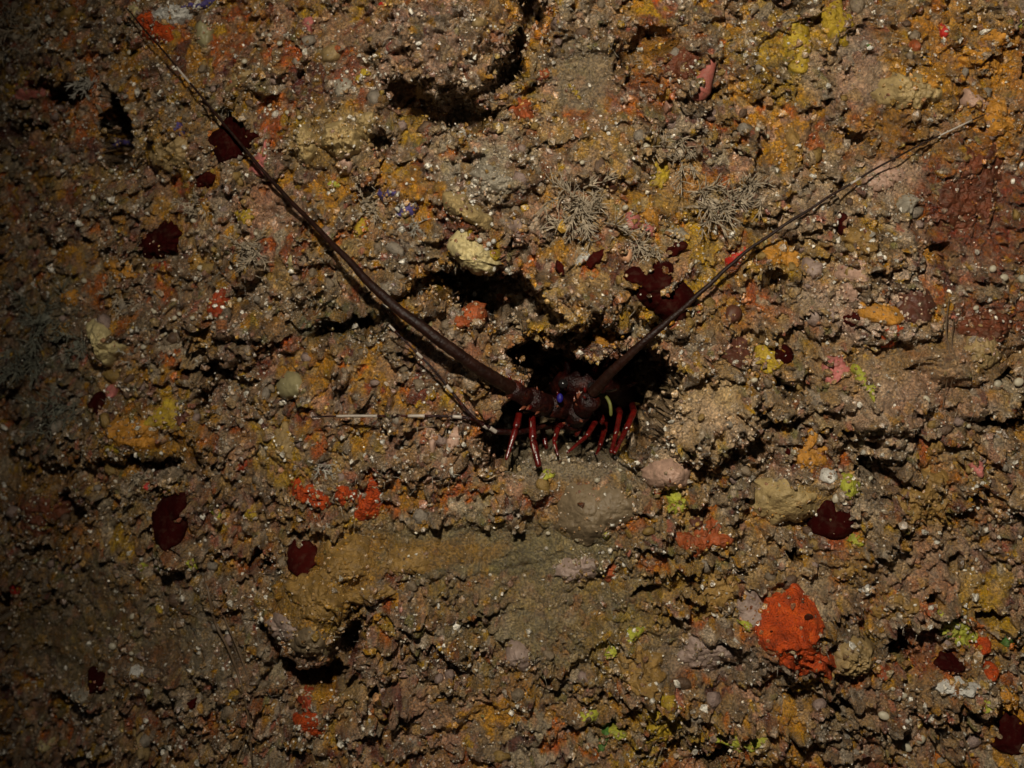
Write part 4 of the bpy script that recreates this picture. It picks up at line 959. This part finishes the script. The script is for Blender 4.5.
# pale grains that can be counted
def near_label(bx, by, rx):
    best = sorted((math.hypot(bx - m[0], by - m[1]) + (0 if m[2] > 14 else 12), m) for m in MARKS)[0][1]
    dx, dy = bx - best[0], by - best[1]
    way = ('right of' if dx > 0 else 'left of') if abs(dx) > 1.6 * abs(dy) else (('above' if dy < 0 else 'below') if abs(dy) > 1.6 * abs(dx) else ('above ' if dy < 0 else 'below ') + ('right of' if dx > 0 else 'left of'))
    return ('tiny' if rx < 3 else 'small' if rx < 4.6 else 'larger'), way + ' the ' + best[3]
def beads(spots, label, group):
    made = []
    for i, (bx, by, rx, ry, an) in enumerate(spots):
        x, z, s, y = locate(bx, by)
        o = link("pale_grain", BEAD, None, (x, -float(sample(Hs, x, z)) - 0.0025, z))
        rx *= .85; ry *= .85
        o.scale = (rx * s, 0.75 * min(rx, ry) * s, ry * s); o.rotation_euler = (0, math.radians(an), random.uniform(-.3, .3))
        sz, wh = near_label(bx, by, rx)
        kind_ = 'cream' if 'cream' in label else 'whitish'
        tag(o, '%s %s grain %s' % (sz, kind_, wh), "grain", group); made.append((bx, by, o))
    same = {}
    for m in made: same.setdefault(m[2]["label"], []).append(m)
    for lab, ms in same.items():                                        # twins: told apart by their place in the little cluster
        if len(ms) < 2: continue
        ms.sort(key=lambda m: m[0]); k = len(ms)
        words = {2: ['left one of two', 'right one of two'], 3: ['leftmost of three', 'middle of three', 'rightmost of three'],
                 4: ['leftmost of four', 'second from left of four', 'third from left of four', 'rightmost of four'],
                 5: ['leftmost of five', 'second from left of five', 'middle of five', 'second from right of five', 'rightmost of five']}.get(k)
        for q, m in enumerate(ms):
            if words: m[2]["label"] = lab + ', ' + words[q]

v_, f_ = ico(2)
rb = np.random.default_rng(5)
BEAD = mesh_np("pale_grain", v_ * (1 + rb.normal(0, 0.02, len(v_)))[:, None], f_, M['bead'])
def sp(l): return [(x, y, r, r * random.uniform(.65, .95), random.uniform(-60, 60)) for x, y, r in l]
beads(sp([(201, 268, 4), (85, 281, 3.6), (155, 312, 2.8), (175, 318, 3.2), (180, 314, 2.8), (193, 318, 3), (176, 331, 3), (144, 347, 3.8), (153, 310, 2.2), (208, 300, 2.4),
          (187, 353, 3), (198, 356, 3.6), (240, 356, 3), (241, 366, 2.8), (246, 393, 3.2), (282, 404, 2.8), (240, 300, 3.2), (222, 318, 2.6), (166, 334, 2.5)]),
      "cream oval grain along the dark ledge on the left", "cream grains along the left ledge")
beads(sp([(992, 269, 4.4), (1003, 278, 5.4), (1021, 279, 5), (1000, 299, 3), (975, 308, 3.8), (1017, 296, 3), (1001, 356, 5), (1018, 382, 6), (997, 384, 5), (1015, 399, 4.2), (938, 331, 4), (918, 301, 3.4), (968, 426, 3)]),
      "cream round grain near the right edge around the rusty hollow", "cream grains at the right edge")
beads(sp([(861, 443, 4.4), (883, 459, 4), (836, 498, 6.5), (940, 501, 4.4), (926, 399, 5), (836, 333, 4.4), (868, 466, 3), (870, 478, 3), (846, 427, 3), (890, 420, 2.8), (905, 440, 2.6), (840, 470, 2.6)]),
      "cream grain on the right part of the wall around the square maroon sponge", "cream grains right of centre")
beads(sp([(902, 695, 5.2), (883, 715, 7), (906, 747, 6.5), (920, 739, 6), (850, 729, 3.8), (811, 739, 4.2), (862, 752, 3), (892, 688, 3)]),
      "whitish oval grain below the big orange-red sponge", "whitish grains at the lower right")
beads(sp([(133, 616, 4), (113, 646, 4.8), (132, 653, 3), (132, 659, 2.4), (111, 671, 3), (137, 685, 2.4), (148, 692, 5), (119, 694, 3.6), (115, 710, 4.4), (100, 755, 4), (121, 764, 3), (109, 628, 2.4)]),
      "cream oval grain on the dim lower left wall", "cream grains at the lower left")
beads(sp([(66, 34, 3), (80, 42, 3.4), (68, 57, 3), (94, 198, 3.6), (54, 253, 4.4), (245, 62, 3.4), (258, 67, 2.8), (270, 36, 3), (280, 44, 3.4), (247, 200, 3), (194, 221, 3.6), (256, 234, 2.8), (288, 113, 3.4), (300, 118, 3), (270, 106, 3), (130, 53, 3)]),
      "small cream grain on the upper left part of the wall", "cream grains at the upper left")
beads(sp([(741, 127, 5), (753, 138, 4), (742, 152, 5), (725, 118, 4), (757, 130, 3.6), (766, 137, 3.6), (732, 145, 3), (646, 147, 5), (582, 163, 3), (625, 208, 4)]),
      "whitish chip of shell on the upper middle of the wall", "whitish chips at the upper middle")
beads(sp([(695, 262, 3), (690, 330, 3.6), (702, 372, 5), (754, 380, 4), (634, 286, 3.4), (595, 330, 5), (640, 360, 3.4), (750, 340, 3), (620, 470, 2.4), (597, 480, 3.4), (548, 533, 3), (563, 463, 2)]),
      "whitish glinting grain around the lobster's hole", "whitish grains round the hole")

# ------------------------------------------------------------------ bushy tufts
def tuft(px, py, r, mat, label, cat="tuft", nb=9, per=9, droop=0.3, spread=1.0, up=0.0, name="feathery_tuft", thick=1.0):
    x, z, s, y = locate(px, py)
    rnd = random.Random(int(px * 7 + py * 13))
    R = r * s
    root = empty(name, (x, y - 0.002, z)); tag(root, label, cat)
    MB().ball((0, 0.004, 0), R * 0.20, 9, 6, (1.1, .7, .9)).build("holdfast", M[mat], root)
    for b in range(nb):
        mb = MB()
        a = 2 * math.pi * (b + rnd.uniform(-.3, .3)) / nb
        org = Vector((rnd.uniform(-.5, .5), -rnd.uniform(0, .1), rnd.uniform(-.4, .4))) * R
        d0 = Vector((math.cos(a) * spread, -rnd.uniform(.35, 1.1), math.sin(a) * spread + up)).normalized()
        L = R * rnd.uniform(.65, 1.05)
        def curve(p, d, L, r0, n=5):
            pts = [p]; q = p.copy(); dd = d.copy()
            for k in range(n):
                dd = (dd + Vector((rnd.uniform(-.25, .25), rnd.uniform(-.2, .2), rnd.uniform(-.25, .25) - droop * .25))).normalized()
                q = q + dd * (L / n); pts.append(q.copy())
            mb.tube(pts, [r0 * (1 - .75 * k / n) for k in range(n + 1)], 4)
            return pts, dd
        stem, dd = curve(org, d0, L * .8, 0.0012 * thick)
        for k in range(int(per * 1.6)):
            p = stem[rnd.randrange(1, len(stem))]
            side = (d0 + Vector((rnd.uniform(-1, 1), rnd.uniform(-.7, .3), rnd.uniform(-1, 1)))).normalized()
            curve(p, side, L * rnd.uniform(.25, .55), 0.00085 * thick, 3)
        mb.build("branch", M[mat], root)
    return root
tuft(583, 206, 44, 'tuft', "large brown feathery tuft fanning out right of the cream cup-shaped sponge", nb=16, per=12)
tuft(715, 205, 40, 'tuft', "brown branching tuft left of the right antenna's middle", nb=13, per=10, spread=1.2)
tuft(680, 152, 34, 'tuft', "smaller brown branching tuft above the branching one by the right antenna", nb=10, per=8)
tuft(748, 190, 26, 'tuft', "short brown tuft just above the middle of the right antenna", nb=9, per=8)
tuft(48, 318, 38, 'dark_tuft', "dark grey bushy tuft left of the pale cream knobbly sponge", nb=12, per=10)
tuft(30, 362, 36, 'dark_tuft', "dark grey bushy tuft at the left edge, middle of three", nb=12, per=10)
tuft(60, 412, 34, 'dark_tuft', "dark spiky starburst tuft on the left, lowest of three", nb=14, per=5, droop=0)
tuft(76, 345, 26, 'dark_tuft', "small dark tuft touching the left side of the pale cream sponge", nb=10, per=8)
tuft(18, 36, 34, 'tuft', "dim feathery tuft in the top left corner", nb=11, per=9)
tuft(92, 84, 22, 'pale_tuft', "pale whitish fuzzy tuft left of the dark hole at upper left", nb=11, per=9)
tuft(122, 302, 20, 'tuft', "small brown tuft above the pale cream knobbly sponge", nb=9, per=8)
tuft(415, 228, 14, 'pale_tuft', "tiny pale hydroid below the violet streaks", nb=8, per=5, thick=.6)
tuft(372, 208, 16, 'tuft', "small brown tuft left of the lower violet streak", nb=9, per=6)
tuft(250, 252, 26, 'tuft', "brown fuzzy tuft left of the antenna and of the cream comma sponge", nb=10, per=8)
tuft(140, 475, 14, 'tuft', "tiny brown tuft below the orange-yellow sponge on the left", nb=8, per=6)
tuft(325, 470, 14, 'pale_tuft', "tiny whitish tuft standing above the orange-red sponge row", nb=7, per=4)
tuft(200, 208, 20, 'tuft', "small brown tuft below the small wine-red sponge at upper left", nb=9, per=7)
tuft(420, 285, 12, 'pale_tuft', "tiny white branching hydroid on the lip of the hollow", nb=6, per=4, thick=.7)
tuft(645, 250, 22, 'tuft', "short brown furry tuft right of the peach round sponge", nb=12, per=6)
tuft(128, 358, 11, 'pale_tuft', "tiny pinkish white hydroid at the foot of the pale cream sponge", nb=5, per=3, thick=.8)
tuft(40, 20, 22, 'tuft', "dim brown tuft near the top left corner, right of the corner tuft", nb=8, per=7)

# threads hanging on the wall
def thread(path, rad, label, n=1, name="thread_strand", off=0.006, mat='thread'):
    pts = []
    for (px, py) in path:
        x, z, s, y = locate(px, py)
        pts.append(at(px, py, -float(sample(Hss, x, z)) - off))
    sm = []
    for i in range(len(pts) - 1):
        for t in (0, .25, .5, .75):
            p0 = pts[max(i - 1, 0)]; p1 = pts[i]; p2 = pts[i + 1]; p3 = pts[min(i + 2, len(pts) - 1)]
            sm.append(0.5 * ((2 * p1) + (p2 - p0) * t + (2 * p0 - 5 * p1 + 4 * p2 - p3) * t * t + (3 * p1 - p0 - 3 * p2 + p3) * t ** 3))
    sm.append(pts[-1])
    o0 = sm[0].copy()
    mb = MB()
    mb.tube([p - o0 for p in sm], [rad * (1 - .5 * i / len(sm)) for i in range(len(sm))], 6)
    o = mb.build(name, M[mat], None, o0); tag(o, label, "strand")
    return o
thread([(205, 575), (210, 600), (216, 625), (228, 648), (240, 680), (248, 715), (252, 764)], 0.0020, "dark brown curved strand hanging down the lower left wall")
thread([(214, 590), (226, 622), (240, 655), (250, 690), (246, 730), (238, 764)], 0.0011, "thin brown strand hanging beside the thicker curved one at lower left")
thread([(949, 300), (946, 330), (950, 360), (945, 392), (943, 408)], 0.0008, "brown thread hanging down right of the smooth brown pad", off=.005)
thread([(954, 318), (952, 345), (958, 365), (951, 385), (955, 402)], 0.0006, "thinner brown thread hanging beside the rusty hollow", off=.005)
thread([(963, 735), (968, 752), (972, 766)], 0.0011, "short brown thread at the bottom edge, lower right", off=.008)
thread([(402, 432), (420, 428), (442, 426), (470, 430)], 0.0014, "dark thin strand lying below the level striped feeler", off=.004)

# ------------------------------------------------------------------ the spiny lobster in its hole
lob = empty("spiny_lobster", at(570, 440, 0.10))
tag(lob, "dark red spiny lobster facing out of its hole with two long antennae spread", "lobster")
LO = lob.location
def part(mb, name, mat, parent=None, label=None):
    mb.v = [Vector(v) - LO for v in mb.v]
    o = mb.build(name, M[mat], parent or lob)
    if label: o["label"] = label
    return o
def bez(pts, n=8):
    sm = []
    for i in range(len(pts) - 1):
        for k in range(n):
            t = k / n
            p0 = pts[max(i - 1, 0)]; p1 = pts[i]; p2 = pts[i + 1]; p3 = pts[min(i + 2, len(pts) - 1)]
            sm.append(0.5 * ((2 * p1) + (p2 - p0) * t + (2 * p0 - 5 * p1 + 4 * p2 - p3) * t * t + (3 * p1 - p0 - 3 * p2 + p3) * t ** 3))
    sm.append(pts[-1].copy())
    return sm
# carapace: lofted along its axis, from the brow back into the hole
ax0 = at(581, 385, 0.022); ax1 = at(604, 392, 0.190)
ring_n = 26; secs = [(-.06, .003, .002), (-.045, .010, .007), (0.0, .019, .014), (.06, .029, .022), (.18, .037, .029), (.35, .037, .032), (.55, .041, .036), (.75, .041, .036), (.92, .037, .032), (1.0, .030, .026)]
mb = MB()
for (t, rx_, rz_) in secs:
    c = ax0.lerp(ax1, t)
    for k in range(ring_n):
        a = 2 * math.pi * k / ring_n
        f = 1 + 0.05 * math.sin(a * 5 + t * 20) + random.uniform(-.03, .03)
        mb.v.append(c + Vector((math.cos(a) * rx_ * f, 0, math.sin(a) * rz_ * f * (1.0 if math.sin(a) > 0 else .8))))
for i in range(len(secs) - 1):
    for k in range(ring_n):
        a = i * ring_n + k; b = i * ring_n + (k + 1) % ring_n
        mb.f.append((a, b, b + ring_n, a + ring_n))
mb.f.append(tuple(range(ring_n))[::-1]); mb.f.append(tuple((len(secs) - 1) * ring_n + k for k in range(ring_n)))
carapace = part(mb, "carapace", 'shell')
def cone_mesh(name, mat):
    mb = MB(); mb.tube([(0, 0, 0), (0, 0, .5), (0, 0.05, 1)], [.26, .15, .02], 7); return mb.mesh(name, M[mat])
SPM = cone_mesh("spine", 'spine'); SPD = cone_mesh("spine", 'shell_red')
def spine(p, d, L, parent, me=SPM, name="spine", w=1.0):
    o = link(name, me, parent, p - LO); o.scale = (L * w, L * w, L)
    o.rotation_mode = 'QUATERNION'; o.rotation_quaternion = d.to_track_quat('Z', 'Y')
    return o
for i in range(58):
    t = random.uniform(.05, .8); a = random.uniform(.05, math.pi - .05)
    j = max(k for k in range(len(secs)) if secs[k][0] <= t); s0, s1 = secs[j], secs[min(j + 1, len(secs) - 1)]
    u = 0 if s1[0] == s0[0] else (t - s0[0]) / (s1[0] - s0[0])
    rx_ = s0[1] + (s1[1] - s0[1]) * u; rz_ = s0[2] + (s1[2] - s0[2]) * u
    d = Vector((math.cos(a), -.75, math.sin(a))).normalized()
    spine(ax0.lerp(ax1, t) + Vector((math.cos(a) * rx_ * .97, 0, math.sin(a) * rz_ * .97)), d, random.uniform(.006, .011), carapace, random.choice((SPM, SPD)))
# two brow horns
for sx, tip in ((-1, (566, 362)), (1, (598, 364))):
    b = ax0 + Vector((sx * .013, .012, .012)); tp = at(tip[0], tip[1], -0.012)
    mb = MB(); mb.tube(bez([b, b.lerp(tp, .5) + Vector((0, -.004, .004)), tp], 5), [.0055 - .0005 * k for k in range(11)], 9)
    part(mb, "horn", 'shell_red')
# eyes on stalks
for (ex, ey, bx, by) in ((592, 387, 588, 394), (563, 384, 570, 392)):
    p = at(ex, ey, 0.008); q = at(bx, by, .034)
    mb = MB(); mb.tube([q, q.lerp(p, .5), p], [.005, .0042, .0045], 10)
    st = part(mb, "eye_stalk", 'shell')
    part(MB().ball(p, .0050, 14, 10), "eye", 'eye', st)
# abdomen behind the carapace
ab = bez([ax1, ax1 + Vector((.006, .04, -.004)), ax1 + Vector((.012, .085, -.012))], 4)
for i in range(4):
    mb = MB(); q0, q1 = ab[i * 2], ab[i * 2 + 2]
    mb.tube([q0, q0.lerp(q1, .3), q0.lerp(q1, .8), q1], [.030 - .003 * i, .033 - .003 * i, .032 - .003 * i, .028 - .003 * i], 18)
    part(mb, "tail_segment", 'shell')

# antennae
def clear_path(px_path, offs):
    """points along sight lines, lifted clear of the wall, smoothed in depth"""
    ys = []
    for (px, py), o in zip(px_path, offs):
        if isinstance(o, tuple): ys.append(o[0]); continue
        _, _, _, y = locate(px, py, Hss); ys.append(y - o)
    return [at(px, py, y) for (px, py), y in zip(px_path, ys)]

def antenna(base_path, base_r, whip_pts, whip_r, bands, n_spines, upv):
    root = empty("antenna"); root.parent = lob
    # three thick base segments
    for i in range(len(base_path) - 1):
        p, q = base_path[i], base_path[i + 1]; r = base_r[i]
        mb = MB(); mb.tube([p, p.lerp(q, .12), p.lerp(q, .5), p.lerp(q, .88), q], [r * .75, r, r * .95, r * 1.05, r * .8], 14)
        seg = part(mb, "base_segment", 'shell', root)
        d = (q - p).normalized()
        for k in range(n_spines):
            t = random.uniform(.15, .95); sd = (d.orthogonal().normalized()); sd.rotate(Matrix.Rotation(random.uniform(0, 6.28), 3, d))
            sd = (sd + Vector((0, -.5, .25))).normalized()
            sp_ = link("spine", random.choice((SPM, SPM, SPD)), root, p.lerp(q, t) + sd * r * .9 - LO)
            L = random.uniform(.005, .010); sp_.scale = (L, L, L); sp_.rotation_mode = 'QUATERNION'; sp_.rotation_quaternion = (sd + d * .6).normalized().to_track_quat('Z', 'Y')
    path = bez(whip_pts, 12); m = len(path)
    ph = [random.uniform(0, 6.28) for _ in range(4)]
    path = [p + Vector((math.sin(i * .21 + ph[0]) + .5 * math.sin(i * .63 + ph[1]), 0, math.cos(i * .17 + ph[2]) + .5 * math.sin(i * .71 + ph[3]))) * .0005 * min(1, i / 10) for i, p in enumerate(path)]
    rad = [float(np.interp(i / (m - 1), whip_r[0], whip_r[1])) for i in range(m)]
    mb = MB(); mb.tube(path, [r * (1.06 if i % 2 else .97) for i, r in enumerate(rad)], 12)
    part(mb, "flagellum", 'whip', root)
    for (t0, t1) in bands:
        i0 = int(t0 * (m - 1)); i1 = max(i0 + 1, int(round(t1 * (m - 1))))
        mb = MB(); mb.tube(path[i0:i1 + 1], [r * 1.04 + .00010 for r in rad[i0:i1 + 1]], 10)
        part(mb, "pale_band", 'band', root)
    return root

wl = clear_path([(530, 399), (512, 389), (478, 368), (430, 333), (385, 298), (340, 252), (290, 200), (250, 155), (210, 108), (170, 58), (126, 8)],
                [(-.028,), (-.048,), (-.072,), (-.088,), (-.085,), (-.060,), (-.015,), (.01,), (.03,), (.05,), (.075,)])
wl_free = wl
antenna([at(566, 408, .018), at(547, 406, -.006), at(528, 398, -.030), at(510, 388, -.048)], [.0115, .0115, .0095],
        wl, ((0, .1, .2, .3, .4, .5, .6, .7, .8, 1), (.0074, .0070, .0062, .0056, .0046, .0030, .0022, .0016, .0012, .0007)), [(.858, .882)], 7, 1)
RP = [(592, 393), (616, 368), (648, 338), (680, 311), (712, 282), (745, 253), (795, 218), (850, 184), (915, 148), (984, 114)]
ry = np.array([min(locate(px + d, py + d, Hs)[3] for d in (-4, 0, 4)) for px, py in RP[3:]])
fit = np.polyval(np.polyfit(np.arange(3, 10), ry, 1), np.arange(2, 10))
fit += float((ry - 0.006 - fit[1:]).min())                              # lies just clear of the wall, straight as a rod
wr = [at(px, py, y) for (px, py), y in zip(RP, [-.010, -.034] + list(fit))]
antenna([at(572, 424, .040), at(575, 418, .022), at(581, 410, .006), at(592, 398, -.012)], [.0115, .012, .011],
        wr, ((0, .11, .22, .33, .44, .55, .66, .78, 1), (.0062, .0048, .0037, .0028, .0021, .0016, .0015, .0011, .0006)), [(.785, .80), (.93, .97)], 6, 1)

# striped feelers (antennules)
def feeler(stalk, whips):
    root = empty("antennule"); root.parent = lob
    mb = MB(); mb.tube(bez(stalk, 4), [.0030] * (4 * (len(stalk) - 1) + 1), 8); part(mb, "stalk", 'shell', root)
    for pts, bands in whips:
        path = bez(pts, 14); m = len(path)
        mb = MB(); mb.tube(path, [.0019 - .0011 * i / m for i in range(m)], 8); part(mb, "whip", 'shell', root)
        for (t0, t1) in bands:
            i0 = int(t0 * (m - 1)); i1 = max(i0 + 1, int(round(t1 * (m - 1))))
            mb = MB(); mb.tube(path[i0:i1 + 1], [.00225 - .0011 * i / m for i in range(i0, i1 + 1)], 8); part(mb, "pale_band", 'band', root)
feeler([at(548, 424, .02), at(520, 432, -.01), at(492, 431, -.03)],
       [([at(492, 431, -.03), at(472, 416, -.045), at(452, 392, -.052), at(432, 368, -.058), at(412, 348, -.062), at(388, 324, -.064)], [(.06, .10), (.40, .46), (.70, .76), (.93, .99)]),
        ([at(496, 432, -.03), at(478, 421, -.040), at(460, 417, -.044), at(430, 416, -.044), (at(390, 416, -.040)), at(345, 416, -.035), at(312, 417, -.03)], [(.0, .07), (.33, .38), (.53, .60), (.72, .87)])])
# olive curved feeler in front of the right side of the face
mb = MB(); cp = bez([at(597, 395, .012), at(605, 396, .006), at(610, 404, .002), at(611, 416, .004)], 6)
mb.tube(cp, [.0009, .0014] + [.0018] * (len(cp) - 4) + [.0016, .0011], 8); part(mb, "curved_feeler", 'olive_whip', None, "olive green curved feeler")
for (x0_, y0_, x1_, y1_) in ((606, 391, 617, 389), (578, 393, 582, 392)):
    mb = MB(); mb.tube([at(x0_, y0_, .018), at((x0_ + x1_) / 2, (y0_ + y1_) / 2 + 1, .014), at(x1_, y1_, .016)], [.0010, .0013, .0009], 7); part(mb, "pale_mark", 'band', carapace)
part(MB().ball(at(560, 398, -.020), 0.0036, 10, 8, (.9, .6, 1.3)), "blue_spot", 'blue', None, "bright blue spot beside the antenna base")

# legs: joints given as pixel + depth; stripe runs along the lit side of a segment
def leg(js, rads, stripes=()):
    root = empty("walking_leg"); root.parent = lob
    pts = [at(*j) for j in js]; rads = [q_ * .74 for q_ in rads]
    for i in range(len(pts) - 1):
        p, q = pts[i], pts[i + 1]; r0, r1 = rads[i], rads[i + 1]
        mb = MB(); mb.tube([p, p.lerp(q, .1), p.lerp(q, .5), p.lerp(q, .92), q], [r0 * .8, r0, (r0 + r1) / 2, r1 * 1.1, r1 * .7], 10)
        part(mb, "leg_segment", 'shell_red', root)
    for (i, t0, t1) in stripes:
        p, q = pts[i], pts[i + 1]
        r = max(rads[i], rads[i + 1])
        off = Vector((-.35, -.75, .1)).normalized() * r * .72
        mb = MB(); mb.tube([p.lerp(q, t0) + off, p.lerp(q, (t0 + t1) / 2) + off, p.lerp(q, t1) + off], [r * .18, r * .30, r * .18], 7)
        part(mb, "white_stripe", 'band', root)
leg([(540, 410, .05), (520, 410, -.005), (516, 428, -.020), (506, 460, -.030)], [.005, .0046, .0046, .0022])
leg([(552, 412, .05), (532, 414, -.010), (533, 440, -.026), (539, 467, -.036)], [.005, .0046, .0050, .0040], [(1, .05, .95), (2, .0, .5)])
leg([(566, 422, .05), (558, 428, .0), (554, 442, -.014), (558, 456, -.022)], [.005, .004, .0028, .0016], [(1, .2, .8), (2, .1, .5)])
leg([(600, 412, .08), (594, 424, .015), (587, 436, -.004), (567, 453, -.022)], [.005, .0040, .0032, .0016], [(1, .8, 1.0)])
leg([(618, 408, .09), (620, 413, .015), (616, 434, -.004), (611, 453, -.018)], [.005, .0040, .0034, .0026], [(1, .0, .25), (2, -.3, .35)])
leg([(632, 404, .09), (634, 412, .010), (626, 430, -.006), (614, 454, -.022)], [.005, .0044, .0038, .0022], [(1, .4, .95)])
leg([(575, 420, .08), (542, 428, .05), (546, 446, .04), (550, 458, .02)], [.005, .004, .003, .0015])
leg([(605, 420, .09), (604, 432, .05), (600, 446, .03), (596, 455, .015)], [.005, .004, .003, .0015])
# mouth limbs under the face
for (a_, b_) in (((560, 414), (553, 430)), ((578, 418), (576, 436)), ((596, 412), (602, 424))):
    mb = MB(); mb.tube(bez([at(a_[0], a_[1], .06), at((a_[0] + b_[0]) / 2 + 2, (a_[1] + b_[1]) / 2, .03), at(b_[0], b_[1], .035)], 4), [.004] * 5 + [.0034, .003, .0024, .0014], 8)
    part(mb, "mouth_limb", 'shell_red')

print("tris wall", 2 * (NX - 1) * (NZ - 1), "grains", len(GF) * 20)
for nm, a_ in (("L", wl), ("R", wr)):
    for p in a_:
        wy = -float(sample(Hss, p.x, p.z)); print(nm, [round(v, 3) for v in p], "wall y", round(wy, 3), "clear", round(wy - p.y, 3))
